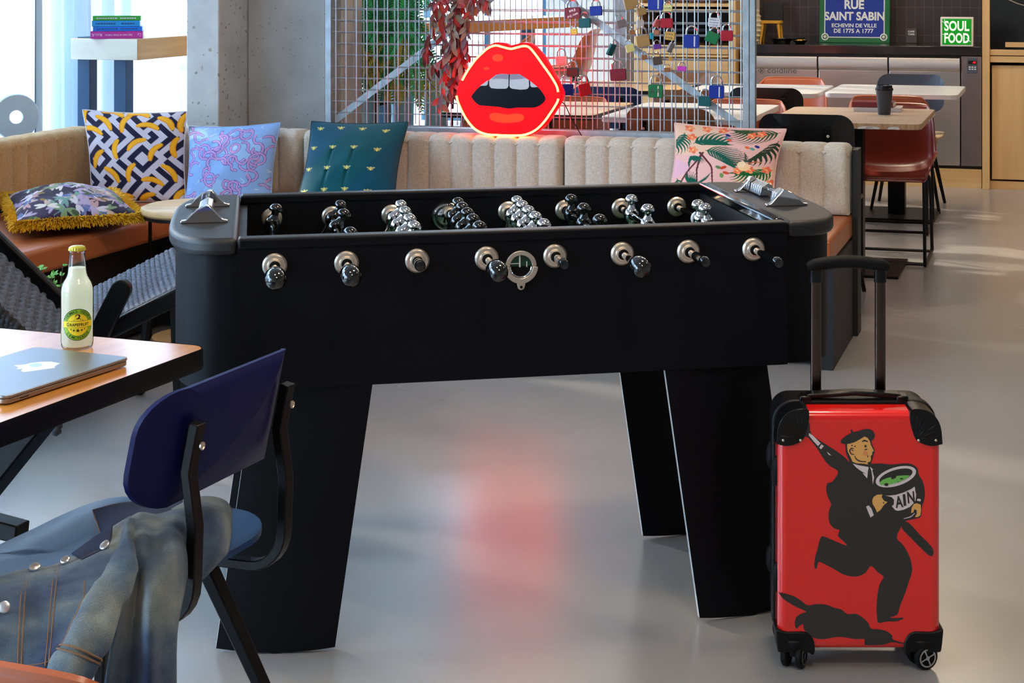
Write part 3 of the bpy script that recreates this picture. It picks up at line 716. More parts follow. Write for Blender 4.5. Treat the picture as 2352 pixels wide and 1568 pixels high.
# ================================================================= corner banquette
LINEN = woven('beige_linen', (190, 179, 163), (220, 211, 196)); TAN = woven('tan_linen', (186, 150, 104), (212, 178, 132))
LEA = pm('cognac_leather', (182, 102, 58), .42, var=.1, vs=6, bump=.25, bs=120, coat=.15, coatr=.3)
bench = room_thing('corner_banquette', 'corner banquette with channelled beige backrests and a cognac leather seat', 'banquette', 0, 0)
ZS, ZB = .48, .765
def backrest(x0, x1, nfl, mat, along='x', y=0., th=.135, z0=ZS+.004, z1=ZB):
    """channelled cushion between x0 and x1, face at y (towards -y), bulging flutes"""
    prof = []                                                    # (offset into depth, z) up the face and over the top
    for k in range(7): prof.append((0, z0+.012+(z1-.035-z0-.012)*k/6, 1.))
    for k in range(1, 9):
        a = PI/2*k/8; prof.append((.035*(1-math.cos(a)), z1-.035+.035*math.sin(a), 1.))
    prof += [(.06, z1, .9), (.085, z1, .7), (th-.02, z1-.002, .3), (th-.005, z1-.012, .1), (th, z1-.04, 0), (th, z0, 0)]
    P = []; N = nfl*10
    for i in range(N+1):
        u = i/N; ph = (u*nfl) % 1.; b = math.sqrt(max(0, 1-(2*ph-1)**2)) if 0 < ph < 1 else 0.
        b = b**.8 if 0 < i < N else -.6
        e = min(u, 1-u)*(x1-x0); rnd = .022*(1-min(1, e/.022))**2
        row = [(x0+(x1-x0)*u, .0+0, z0)]
        row = []
        for d, z, w in [(.02, z0, 0.)]+prof:
            bl = .0145*(1-b)*w
            k = Vector((0, d+bl*(1 if z < z1-.03 else .5)+rnd*w, z-(bl*.8 if z > z1-.03 else 0)-rnd*.5*(z > z1-.05)))
            row.append((x0+(x1-x0)*u, y+k.y, k.z))
        P.append(row)
    mb = MB()
    if along == 'y': mb.M = Matrix.Rotation(PI/2, 4, 'Z')       # local x -> ly, depth -> -lx
    I = mb.grid(P)
    mb.face(I[0]); mb.face(I[-1][::-1])
    o = mb.build('back_cushion', mat, bench, smooth=75)
    return o
backrest(-.205, .976, 12, LINEN); backrest(-1.378, -.212, 12, LINEN); backrest(-2.33, -1.385, 9, LINEN)
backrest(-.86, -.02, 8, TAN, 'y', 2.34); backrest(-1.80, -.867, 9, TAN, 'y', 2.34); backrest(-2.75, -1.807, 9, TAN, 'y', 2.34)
def seat(x0, x1, y0, y1):
    mb = MB(); mb.box((x0, y0, .385), (x1, y1, ZS)); o = mb.build('seat_cushion', LEA, bench, bevel=.018, seg=4)
    p = MB(); z = ZS-.012
    o2 = MB(); o2.tube([(x0+.01, y0+.004, z), (x1-.004, y0+.004, z), (x1-.004, y1-.01, z)], .003, 6); o2.build('piping', LEA, o)
    return o
seat(-1.655, .985, -.60, .13); seat(-2.34, -1.66, -2.75, .13)
DK = pm('black_plinth_board', (18, 18, 21), .55)
mb = MB(); mb.box((-1.75, -.50, .02), (.90, .12, .385)); mb.build('plinth', DK, bench)
mb = MB(); mb.box((-2.34, -2.70, .02), (-1.75, .12, .385)); mb.build('plinth', DK, bench)
mb = MB(); mb.box((-2.36, .137, .02), (.99, .165, .74)); mb.build('back_board', DK, bench)
mb = MB(); mb.box((-2.485, -2.75, .02), (-2.462, .165, .74)); mb.build('back_board', DK, bench)
a = on(1907, 770, 0.); b_ = on(1974, 770, 0.)
mb = MB(); mb.box((.93, -.56, 0), (.99, .165, .385)); mb.box((.985, .05, 0), (1.008, .165, .74)); mb.build('end_panel', DK, bench)
# ================================================================= neon lips
LIPY = .045
def lips_pt(p):                                  # crop pixel -> (x, z) on the sign plane, relative to the sign's base
    q = rr(1020+p[0]/5.6, 60+p[1]/5.6, LIPY); return (q.x-LB.x, q.z-LB.z)
LB = rr(1175, 314, LIPY)
lips = room_thing('neon_lips_sign', 'glowing red neon lips sign standing on the banquette back', 'neon sign', LB.x, LIPY, LB.z)
def emis(name, rgb, st, base=None, rough=.3):
    return pm(name, base or rgb, rough, emit=rgb, es=st, var=.01, spec=.12)
LRED = emis('lit_red_acrylic', (255, 0, 4), 6.0, (150, 4, 8), .3)
LHI = emis('lit_orange_acrylic', (255, 70, 34), 1., (150, 40, 20)); LTEETH = emis('lit_white_acrylic', (214, 224, 236), .45, (150, 155, 165)); LGUM = emis('lit_lilac_acrylic', (176, 168, 200), .36, (120, 115, 135))
LDARK = pm('dark_mouth_acrylic', (10, 10, 24), .2, spec=.15); TUBE = emis('neon_tube', (255, 196, 96), 6.5)
outl = [(178,900),(195,780),(250,640),(330,520),(430,400),(540,290),(620,230),(700,205),(790,215),(870,245),(960,225),(1060,210),(1150,240),(1230,310),(1330,450),(1420,610),(1500,760),(1535,850),(1530,920),(1490,1010),(1420,1120),(1330,1250),(1220,1350),(1080,1405),(880,1415),(680,1410),(520,1390),(400,1320),(300,1210),(220,1060)]
mb = MB(); mb.prism([lips_pt(p) for p in smooth_out(outl, 4)], -.022, .022, XZ); mb.build('lips_body', LRED, lips, smooth=50, bevel=.004)
def flat(nm_, mat, outs, z):
    mb = MB()
    for o_ in outs: mb.poly([lips_pt(p) for p in o_], XZ, .022+z)
    return mb.build(nm_, mat, lips, fix=False)
flat('mouth_opening', LDARK, [smooth_out([(368,900),(430,820),(490,765),(600,690),(690,622),(760,608),(860,612),(990,610),(1100,680),(1225,775),(1290,850),(1328,930),(1290,990),(1200,1040),(1080,1045),(960,1045),(850,1057),(720,1035),(560,1022),(470,1010),(410,960)], 3)], .001)
for o_ in ([(487,762),(590,690),(585,740),(572,758),(550,762)], [(603,690),(690,622),(760,609),(853,614),(852,760),(840,788),(815,800),(700,800),(630,792),(607,765)], [(870,614),(990,612),(1112,688),(1116,770),(1100,798),(1070,808),(1000,812),(900,800),(872,785),(864,760)], [(1130,700),(1225,778),(1160,782),(1140,775),(1131,755)]):
    flat('tooth', LTEETH, [o_], .002)
flat('tooth_shade', LGUM, [[(632,675),(690,623),(760,610),(852,615),(852,678),(740,672)], [(871,615),(988,613),(1075,668),(1000,676),(871,684)]], .003)
for hl in [blob((712,405), 72, 48, 0, 24, lambda p: p), blob((568,540), 40, 18, 0, 20, lambda p: p), smooth_out([(602,1160),(620,1122),(680,1105),(760,1120),(850,1132),(940,1117),(1020,1127),(1055,1165),(1030,1207),(960,1230),(820,1240),(700,1228),(630,1200)], 3)]: flat('lip_highlight', LHI, [hl], .001)
for pts in ([(262,690),(330,570),(430,430),(520,340),(600,275),(690,245),(780,265),(880,288),(970,270),(1050,252),(1120,270),(1200,360),(1300,500),(1400,640),(1470,760),(1492,840)], [(188,890),(205,962),(220,1000),(260,1090),(330,1210),(430,1320),(560,1380),(700,1393),(890,1400),(1060,1390),(1200,1330),(1310,1225),(1400,1100),(1470,990),(1495,930)]):
    P = [lips_pt(p[:2]) for p in cr1([(x, y, 0) for x, y in pts], 4)]
    mb = MB(); mb.tube([(x, -.028, z) for x, z in P], .0044, 10); mb.build('neon_tube', TUBE, lips)
cb = thing('sign_cable', 'thin black cable hanging from the right edge of the lips sign', 'cable', R(LB.x+.25, .1, .80), RA)
a = rr(1297, 240, .085); b_ = rr(1336, 317, .11)
mb = MB(); q = Vector((LB.x+.25, .1, .80))
mb.tube([Vector(p)-q for p in cr1([a-Vector((.02, 0, -.01)), a, (a.x*.55+b_.x*.45, .09, (a.z+b_.z)/2+.01), (b_.x, b_.y, b_.z+.01), (b_.x+.01, .142, b_.z-.02), (b_.x+.01, .215, b_.z-.12)], 6)], .0022, 6); mb.build('cord', BLACKM, cb)

# ================================================================= galvanised mesh screen
SCY = .25
GALV = pm('galvanised_steel', (168, 178, 184), .42, .75, var=.16, vs=26); WIRE = pm('galvanised_wire', (176, 186, 192), .38, .7, var=.05)
sl = rr(757, 150, SCY).x; sr_ = rr(1713, 150, SCY).x
scr = room_thing('mesh_screen', 'galvanised wire mesh screen hung with love locks behind the banquette', 'screen', sl, SCY)
sw = sr_-sl; ZR0, ZR1 = rr(1000, 305, SCY).z-.004, 2.02
mb = MB(); mb.box((-.016, -.012, 0), (.012, .10, ZR1)); mb.build('post', GALV, scr, bevel=.002)
mb = MB(); mb.box((-.012, -.012, 0), (.016, .10, ZR1)); mb.build('post', GALV, scr, bevel=.002).location = (sw, 0, 0)
mb = MB(); mb.box((sw+.018, -.010, 0), (sw+.040, .03, ZR1))
for k in range(22):
    z = .80+k*.056; mb.box((sw+.0215, -.0112, z), (sw+.0365, -.0098, z+.040))
mb.build('slotted_angle', GALV, scr)
for z in (ZR0, ZR1-.03):
    mb = MB(); mb.box((.0, -.012, z), (sw, .02, z+.028)); mb.build('rail', GALV, scr, bevel=.002)
def sp_(px, py, y=SCY): q = rr(px, py, y); return (q.x-sl, q.y-SCY, q.z)
for a, b_ in (((768, 278), (1124, 0)), ((1715, 300), (1302, 0))):
    A, B = Vector(sp_(*a, SCY+.03)), Vector(sp_(*b_, SCY+.03)); B = A+(B-A)*2.0
    mb = MB(); mb.bar(A, B, .006, .03, up=(0, 0, 1)); mb.build('brace', GALV, scr)
PX, PZ = .0493, .0513; zb_ = ZR0+.032
for lay, (y, xo, zo) in enumerate(((-.004, .033, 0.), (.086, .029, -.008))):
    mb = MB(); r = .0027; x = xo
    while x < sw-.01: mb.cyl((x, y, zb_), (x, y, ZR1-.03), r, n=6, caps=False); x += PX
    z = zb_+zo
    while z < ZR1-.03: mb.cyl((.01, y+.004, z), (sw-.01, y+.004, z), r, n=6, caps=False); z += PZ
    mb.build('mesh_panel', WIRE, scr)

# ================================================================= padlocks
def lockcol(n, c): return pm('lock_'+n, c, .34, .2, var=.1, vs=60, spec=.3, coat=.15)
LC = {'red': (166, 16, 40), 'darkred': (112, 14, 38), 'blue': (20, 48, 150), 'teal': (10, 86, 90), 'green': (10, 110, 60), 'yellow': (226, 206, 44), 'white': (212, 214, 220),
      'brass': (176, 142, 92), 'gold': (206, 160, 74), 'copper': (160, 108, 70), 'cyan': (40, 176, 206), 'purple': (112, 66, 160), 'magenta': (196, 56, 180), 'cream': (220, 216, 140), 'grey': (140, 134, 140), 'dark': (92, 84, 78), 'pink': (206, 110, 110)}
# (centre x, top of shackle, top of body, bottom of body, body width, colour, tilt, turn, writing, label)
locks = [
 (1316, 0, 17, 43, 35, 'darkred', 3, 0, ('BJ', 'JNJ AMI'), 'dark red padlock with white handwriting, topmost left beside the lips'),
 (1369, 0, 14, 36, 27, 'blue', 3, 0, None, 'plain blue padlock at the top of the diagonal brace, left of it'),
 (1343, 28, 42, 64, 27, 'teal', 2, 0, None, 'teal padlock hanging on the diagonal brace above the tiny yellow one'),
 (1319, 60, 66, 79, 14, 'yellow', 4, 0, ('LOVE', 'YOU'), 'tiny yellow padlock with black writing'),
 (1290, 112, 129, 149, 26, 'white', 3, 0, ('For us', 'forever', 'and my', 'friends'), 'white padlock with four lines of writing, right above the lips'),
 (1316, 140, 155, 176, 27, 'teal', 3, 0, ('MY LOVE',), 'teal padlock with dark writing, directly under the white written one'),
 (1302, 170, 193, 219, 23, 'blue', 0, 35, None, 'blue padlock half hidden behind the right corner of the lips'),
 (1343, 172, 192, 220, 23, 'red', 14, 30, None, 'bright red padlock tilted with its pale side showing, near the lips'),
 (1420, 138, 158, 185, 36, 'darkred', 4, 0, None, 'large dark red padlock alone in the middle of the screen'),
 (1506, 174, 194, 224, 33, 'green', -1, 0, ('A A',), 'large bright green padlock low on the screen'),
 (1646, 174, 196, 226, 34, 'blue', -1, 0, None, 'large blue padlock low at the right end of the screen'),
 (1619, 205, 221, 244, 28, 'teal', -2, 0, None, 'teal padlock hanging lowest, by the big blue one at the right'),
 (1589, 60, 80, 110, 35, 'blue', -1, 0, None, 'large blue padlock with a tall shackle in front of the cabinet'),
 (1670, 56, 70, 94, 27, 'red', 0, 0, None, 'dark red padlock furthest right, beside the screen post'),
 (1636, 62, 74, 99, 29, 'green', -24, 0, None, 'green padlock hanging askew under the white written lock at the right'),
 (1641, 27, 41, 62, 28, 'white', -3, 0, ('What a', 'wonderful', 'city'), 'white padlock with writing at the upper right of the screen'),
 (1531, 27, 42, 64, 28, 'red', 1, 0, None, 'red padlock right under the cream LOVE lock'),
 (1506, -24, -6, 23, 34, 'blue', -1, 0, None, 'large blue padlock cut off by the top edge of the picture'),
 (1534, 4, 12, 26, 20, 'cream', 1, 0, ('LOVE',), 'small cream padlock with the word LOVE'),
 (1449, -24, -8, 21, 28, 'brass', 14, 25, None, 'big brass padlock at the top edge, left of the big blue one'),
 (1473, 8, 18, 35, 17, 'brass', 14, 30, None, 'brass padlock leaning beneath the big brass one'),
 (1426, 33, 46, 64, 16, 'grey', 18, 50, None, 'grey padlock with a pink edge, turned sideways below the top brass lock'),
 (1470, 36, 46, 65, 12, 'white', 0, 45, None, 'narrow white padlock with red marks left of the dark cabinet opening'),
 (1452, 63, 69, 79, 12, 'copper', 6, 20, None, 'small copper padlock left of the sticker covered one'),
 (1477, 62, 81, 107, 28, 'brass', 10, 15, None, 'brass padlock with stickers and a long shackle'),
 (1497, 63, 75, 90, 7, 'cyan', 0, 30, None, 'tiny cyan padlock right of the sticker covered one'),
 (1508, 62, 69, 80, 13, 'copper', -2, 0, None, 'tiny round copper padlock with a blue face'),
 (1539, 66, 73, 92, 23, 'gold', -6, 0, ('CXX', 'EVIL'), 'golden padlock with black lettering under the red one'),
 (1510, 92, 101, 113, 17, 'purple', 8, 15, None, 'small purple padlock in the middle of the cluster'),
 (1404, 90, 100, 128, 9, 'teal', -24, 60, None, 'teal padlock seen edge on, alone on the left of the post'),
 (1447, 92, 102, 120, 17, 'cream', 20, 25, None, 'pale padlock leaning on the brace beneath the small copper one'),
 (1540, 90, 98, 121, 8, 'grey', -26, 60, None, 'slim grey padlock seen edge on under the golden one'),
 (1480, 118, 126, 137, 12, 'copper', 5, 20, None, 'small copper padlock on the brace below the sticker covered one'),
 (1510, 120, 130, 149, 20, 'dark', 8, 20, None, 'dark padlock with a blue spot in the lower cluster'),
 (1540, 122, 130, 140, 7, 'gold', 0, 20, None, 'tiny golden padlock right of the dark one'),
 (1533, 148, 155, 165, 14, 'copper', 6, 10, None, 'small copper padlock lying on the brace at the bottom of the cluster'),
 (1566, 144, 152, 163, 20, 'magenta', -3, 0, None, 'magenta padlock with a crooked shackle'),
 (1509, 33, 44, 63, 10, 'pink', -26, 50, None, 'pinkish padlock edge on behind the red one'),
]
for cx_, ys, yt, yb_, wpx, col, tilt, turn, txt, lab in locks:
    y = SCY-.022; q = rr(cx_, (yt+yb_)/2, y); k = 1/547.
    A = rr(cx_-10, 100, y); B = rr(cx_+10, 100, y); k = (B.x-A.x)/20.; kz = (rr(cx_, 100, y).z-rr(cx_, 120, y).z)/20.
    w = wpx*k/max(.55, math.cos(rad(turn))); h = (yb_-yt)*kz; sh = (yt-ys)*kz; d = min(.016, w*.4)
    Mk = RM @ Matrix.Translation(q) @ Matrix.Rotation(rad(-tilt), 4, 'Y') @ Matrix.Rotation(rad(turn), 4, 'Z')
    t = thing('padlock', lab, 'padlock', M=Mk, group='love locks on the mesh screen')
    mb = MB(); mb.prism(rrect(w, h, min(w, h)*.12, 3), -d/2, d/2, XZ); mb.build('lock_body', lockcol(col, LC[col]), t, bevel=min(.0018, w*.06))
    r = w*.36; s_ = max(.003, sh-r); rt = w*.062 if w > .03 else w*.08
    mb = MB(); mb.tube([(-r, 0, h/2-.002), (-r, 0, h/2+s_)]+[(-r*math.cos(PI*j/10), 0, h/2+s_+r*math.sin(PI*j/10)) for j in range(1, 10)]+[(r, 0, h/2+s_), (r, 0, h/2-.002)], rt, 8)
    mb.build('shackle', CHROME, t)
    if txt:
        mb = MB(); n = len(txt); ink = WHITE if col in ('darkred',) else INK
        for j, ln in enumerate(txt):
            zc_ = h/2-(j+.5)*h/n*.86-h*.07; hh = h/n*(.46 if n > 1 else .4)
            fit_text(mb, ln, XZ @ Matrix.Translation((0, zc_, d/2+.0004)) @ Matrix.Rotation(.3 if col == 'darkred' else 0, 4, 'Z'), w*(.74 if len(ln) > 2 else .4), hh, .012)
        mb.build('writing', ink, t, fix=False)
    if col == 'blue' and wpx > 32 or col == 'green' and wpx > 32:
        mb = MB(); mb.poly(rrect(w*.09, h*.8, w*.02, 2, w*.2), XZ, d/2+.0003); mb.build('bright_stripe', pm('pale_lock_stripe', (200, 206, 190), .3), t, fix=False)

# ================================================================= plants on the screen
def leaf(mb, base, tip, w, up, fold=.25, n=4):
    base, tip = Vector(base), Vector(tip); d = tip-base; s_ = d.cross(Vector(up)); s_ = s_.normalized() if s_.length > 1e-6 else Vector((1, 0, 0)); nrm = s_.cross(d).normalized()
    rows = []
    for k in range(n+1):
        t = k/n; c = base+d*t+nrm*(-.18*d.length*t*t); ww = w*math.sin(PI*min(1, t*.92+.06))**.8 if k < n else 0.0004
        rows.append([c-s_*ww+nrm*ww*fold, c, c+s_*ww+nrm*ww*fold])
    mb.grid(rows)
vine = room_thing('hanging_vine', 'trailing plant with red and grey-green leaves hanging over the lips sign', 'plant', rr(1055, 0, .17).x, .17, 1.30)
vo_ = Vector((rr(1055, 0, .17).x, .17, 1.30))
RL = pm('red_leaf', (176, 38, 34), .45, var=.3, vs=14); DL = pm('dark_wine_leaf', (96, 34, 36), .45, var=.3, vs=14); GL_ = pm('grey_green_leaf', (134, 122, 104), .5, var=.2, vs=14)
rnd = random.Random(5)
strands = [((1008, -30), (1012, 20), (1016, 75), (1020, 130), (990, 150)), ((1000, -30), (996, 40), (985, 95), (975, 120)), ((1040, -40), (1042, 40), (1030, 110), (1024, 160), (1012, 240)),
           ((1055, -40), (1058, 60), (1050, 130), (1046, 180), (1030, 215)), ((1068, -40), (1066, 50), (1062, 110), (1066, 160), (1060, 200)), ((1085, -30), (1082, 10), (1072, 60), (1070, 120)),
           ((1048, -30), (1040, 30), (1052, 90), (1040, 150), (1045, 205)), ((1100, -40), (1110, -5), (1125, 5)), ((1015, -40), (1030, 10), (1040, 70), (1036, 120)), ((1062, -40), (1050, 10), (1046, 60), (1060, 120), (1052, 170))]
parts = {0: MB(), 1: MB(), 2: MB()}; stem = MB()
for s_ in strands:
    yo = rnd.uniform(-.02, .05)
    P = cr1([rr(x, y, .17+yo)-vo_ for x, y in s_], 6); stem.tube([Vector(p) for p in P], .0016, 5)
    for p in P[2:]:
        for _ in range(2):
            a = rnd.uniform(-1.2, 1.2); L_ = rnd.uniform(.035, .075); b0 = Vector(p)
            tip = b0+Vector((math.sin(a)*L_*.6, rnd.uniform(-.03, .02), -abs(math.cos(a))*L_))
            c = rnd.choice([0, 0, 1, 1, 2, 2, 2] if p[2] > -.12 else [0, 0, 0, 1, 1, 2])
            leaf(parts[c], b0, tip, L_*rnd.uniform(.13, .2), (rnd.uniform(-.6, .6), -1, .2))
stem.build('stems', DL, vine)
for k, (nm_, m_) in enumerate((('red_leaves', RL), ('wine_leaves', DL), ('grey_leaves', GL_))): parts[k].build(nm_, m_, vine, smooth=180, fix=False)
q = rr(1064, 8, .2)-vo_
mb = MB(); mb.lathe([(.035, -.02), (.042, .07), (.045, .075), (.040, .075), (.034, -.015)], 20, q); mb.build('pot', pm('dusty_pink_pot', (170, 92, 88), .6), vine)
# feathery green plant behind the left end of the screen
fern = room_thing('feathery_green_plant', 'tall feathery green conifer-like plant behind the left end of the mesh screen', 'plant', rr(860, 100, 1.2).x, 1.2, 0.)
fo = Vector((rr(860, 100, 1.2).x, 1.2, 0))
FG = [pm('fern_green', (70, 200, 118), .55, var=.3), pm('fern_deep_green', (24, 128, 84), .55, var=.3), pm('fern_olive', (184, 176, 70), .55, var=.3)]
fm = [MB(), MB(), MB()]; rnd = random.Random(9); st = MB()
for k in range(380):
    px, py = rnd.uniform(800, 950), rnd.uniform(-50, 150)
    if py > 105 and (px < 815 or rnd.random() < .5): continue
    c = 2 if (py > 85 and rnd.random() < .6) else rnd.choice([0, 0, 1])
    p0 = rr(px, py, 1.2+rnd.uniform(-.13, .18))-fo; a = rnd.uniform(-1.1, 1.1); Ln = rnd.uniform(.13, .24)
    d = Vector((math.sin(a), rnd.uniform(-.4, .3), -abs(math.cos(a))*.8-.1)).normalized(); sd = d.cross(Vector((0, 1, 0))).normalized()
    for j in range(18):
        t = j/18; b0 = p0+d*Ln*t+Vector((0, 0, -.05*t*t)); ww = .030*math.sin(PI*(.15+.8*t))+.006
        for s2_ in (-1, 1): leaf(fm[c], b0, b0+sd*s2_*ww+d*ww*.5, .0052, (rnd.uniform(-.3, .3), 1, .3), n=2)
    st.tube([p0, p0+d*Ln*.5+Vector((0, 0, -.0125)), p0+d*Ln+Vector((0, 0, -.05))], .0015, 4)
for (x0, y0, x1, y1) in ((868, 60, 925, 235), (900, 110, 890, 235), (905, 100, 925, 240)):
    p0, p1 = rr(x0, y0, 1.1)-fo, rr(x1, y1, 1.1)-fo; d = (p1-p0); sd = d.cross(Vector((0, 1, 0))).normalized()
    for j in range(40):
        b0 = p0+d*(j/40)
        for s2_ in (-1, 1): leaf(fm[2 if j > 26 else 0], b0, b0+sd*s2_*.024+d.normalized()*.012, .0036, (0, 1, .3), n=2)
st.tube([(0, 0, .35), (.01, 0, 1.0), (0, .02, 1.7)], .012, 8)
for x, y, z in ((-.1, .1, 1.5), (.12, .1, 1.45), (-.05, -.05, 1.2), (.1, -.06, 1.25)): st.tube([(0, 0, 1.0), (x*.5, y*.5, z-.15), (x, y, z)], .006, 6)
st.build('stems', pm('fern_stem', (70, 62, 40), .7), fern)
for nm_, m_, b_ in zip(('green_fronds', 'deep_green_fronds', 'olive_fronds'), FG, fm): b_.build(nm_, m_, fern, smooth=180, fix=False)
mb = MB(); mb.lathe([(.10, 0), (.15, .42), (.155, .42), (.155, .44), (.14, .44), (.135, .40)], 28); mb.build('pot', pm('pale_blue_planter', (150, 192, 208), .5), fern)
# ================================================================= pillows: printed covers coloured point by point
class Cv:
    def __init__(s, n, bg):
        s.n = n; v, u = np.meshgrid(np.linspace(0, 1, n+1), np.linspace(0, 1, n+1), indexing='ij')
        s.u, s.v = u, v; s.c = np.zeros((n+1, n+1, 4)); s.c[..., :3] = lin(bg); s.c[..., 3] = 1
    def put(s, m, rgb): s.c[m, :3] = lin(rgb)
    def ell(s, x, y, a, b, t, rgb):
        dx, dy = s.u-x, s.v-y; p = (dx*math.cos(t)+dy*math.sin(t))/a; q = (-dx*math.sin(t)+dy*math.cos(t))/b; s.put(p*p+q*q < 1, rgb)
    def stroke(s, pts, w0, w1, rgb, n=8, edge=None, ew=0.):
        P = np.array([p[:2] for p in cr1([(x, y, 0) for x, y in pts], n)]); m = w0+ew+.01; N_ = s.n
        i0, i1 = [int(np.clip(q, 0, N_+1)) for q in ((P[:, 0].min()-m)*N_, (P[:, 0].max()+m)*N_+2)]
        j0, j1 = [int(np.clip(q, 0, N_+1)) for q in ((P[:, 1].min()-m)*N_, (P[:, 1].max()+m)*N_+2)]
        if i1 <= i0 or j1 <= j0: return
        U, V = s.u[j0:j1, i0:i1], s.v[j0:j1, i0:i1]; best = np.full(U.shape, 9.); nn = len(P)-1
        for k in range(nn):
            d = P[k+1]-P[k]; l2 = max(1e-9, d @ d); t = np.clip(((U-P[k, 0])*d[0]+(V-P[k, 1])*d[1])/l2, 0, 1)
            best = np.minimum(best, np.hypot(U-P[k, 0]-t*d[0], V-P[k, 1]-t*d[1])-(w0+(w1-w0)*(k+t)/nn))
        sub = s.c[j0:j1, i0:i1]
        if edge: sub[best < ew, :3] = lin(edge)
        sub[best < 0, :3] = lin(rgb)
    def frond(s, x, y, ang, L_, n, ll, rgb, w=.006, curl=.5):
        pts = []
        for k in range(n+1):
            t = k/n; a = ang+curl*(t-.5); pts.append((x+L_*t*math.cos(a), y+L_*t*math.sin(a)))
        s.stroke(pts, .004, .002, rgb, 2)
        for k, (a_, b_) in enumerate(pts[1:]):
            t = k/n; l = ll*math.sin(PI*(.2+.75*t))
            for sg in (-1, 1):
                aa = ang+curl*(t-.3)+sg*(1.0-.45*t); s.stroke([(a_, b_), (a_+l*.55*math.cos(aa), b_+l*.55*math.sin(aa)), (a_+l*math.cos(aa-sg*.25), b_+l*math.sin(aa-sg*.25))], w, .001, rgb, 3)
def pillow(label, cv, back, TL, TR, BR, BL, thick, front, seam=None, pinch=.06, wr=.004, seed=1, rough=.85, sheen=.05, lump=None):
    """printed cushion with world corners TL TR BR BL; `front` = outward direction of the printed face"""
    TL, TR, BR, BL = map(Vector, (TL, TR, BR, BL)); n = cv.n; fr = Vector(front).normalized()
    base = (BL+BR)/2; t = thing('cushion', label, 'cushion', base)
    F_, B_ = [], []; rs = random.Random(seed); off = Vector((rs.random()*9, rs.random()*9, 3))
    for j in range(n+1):
        v = j/n; rf, rb = [], []
        for i in range(n+1):
            u = i/n
            pu = .5+(u-.5)*(1-pinch*math.sin(PI*v)); pv = .5+(v-.5)*(1-pinch*math.sin(PI*u))
            p = (TL*(1-pu)+TR*pu)*(1-pv)+(BL*(1-pu)+BR*pu)*pv
            h = (math.sin(PI*u)*math.sin(PI*v))**.55*thick/2
            w = wr*noise.noise(Vector((u*5, v*5, 0))+off)*2*math.sin(PI*u)**.4*math.sin(PI*v)**.4
            if lump: w += lump(u, v)
            rf.append(p+fr*(h+w)); rb.append(p-fr*h)
        F_.append(rf); B_.append(rb)
    mb = MB(); mb.grid(F_); mb.col = cv.c.reshape(-1, 4)
    mb.build('printed_cover', vcol('printed_cotton' if rough > .8 else 'velvet_print', rough, sheen, spec=.12), t, smooth=180, world=True, fix=False)
    k = max(1, n//24); mb = MB(); mb.grid([r[::k]+([r[-1]] if n % k else []) for r in B_[::k]+([B_[-1]] if n % k else [])]); mb.build('back_cover', back, t, smooth=180, world=True, fix=False)
    rim = F_[0][:-1]+[r[-1] for r in F_[:-1]]+F_[-1][:0:-1]+[r[0] for r in F_[:0:-1]]
    mb = MB(); mb.tube(rim[::4], .0035, 6, closed=True); mb.build('seam', back, t, world=True)
    return t, rim
N = 190
# 1 bananas on a black and white maze
cv = Cv(N, (206, 198, 210)); a_, b_ = (cv.u+cv.v)*2.05+.15, (cv.u-cv.v)*2.05+.32
ca, cb_ = np.floor(a_), np.floor(b_); fa, fb_ = a_-ca-.5, b_-cb_-.5
d1 = np.maximum(abs(fa), abs(fb_)); st1 = np.floor(d1*2*3.0) % 2 == 1
odd = (ca+cb_) % 2 == 1; st2 = np.floor((np.where(fa > fb_, fa, fb_)+.5)*6.0) % 2 == 1
cv.put(np.where(odd, st2, st1), (34, 32, 58))
def banana(x, y, t, L_=.115, w=.030):
    n = 14; P = []
    for k in range(n+1):
        q = -1+2*k/n; P.append((q*L_, .042*q*q-.02))
    P = [(x+p*math.cos(t)-r*math.sin(t), y+p*math.sin(t)+r*math.cos(t)) for p, r in P]
    for rgb, sc, o in (((226, 140, 20), 1., 0), ((246, 176, 36), .72, .003)):
        best = np.full(cv.u.shape, 9.)
        for k, (a, b) in enumerate(P):
            q = -1+2*k/n; best = np.minimum(best, np.hypot(cv.u-a, cv.v-b+o)-w*sc*(1-abs(q)**3.2)**.5)
        cv.put(best < 0, rgb)
    cv.ell(P[-1][0], P[-1][1], .009, .007, 0, (60, 90, 40))
for x, y, t in ((.22,.12,.75),(.43,.12,-1.2),(.66,.16,.2),(.83,.12,.75),(.09,.22,.25),(.34,.42,-1.5),(.55,.36,-.6),(.74,.45,-1.0),(.93,.40,-1.5),(.12,.52,-1.0),(.28,.70,.85),(.48,.68,-1.2),(.70,.78,.25),(.88,.68,.95),(.12,.88,.5),(.60,.97,-.6),(.95,.93,-.8),(.03,.03,-1.2),(.98,.12,-1.4),(.36,.96,-.2),(.30,.01,.2),(.55,.02,.1)): banana(x, y, t)
pillow('square cushion with yellow bananas on a black and white maze print', cv, pm('white_cotton', (214, 208, 214), .85),
       at(190, 252, 7.42), at(430, 256, 7.36), at(428, 466, 7.10), at(210, 470, 7.12), .15, (-.05, -1, .12), seed=3)
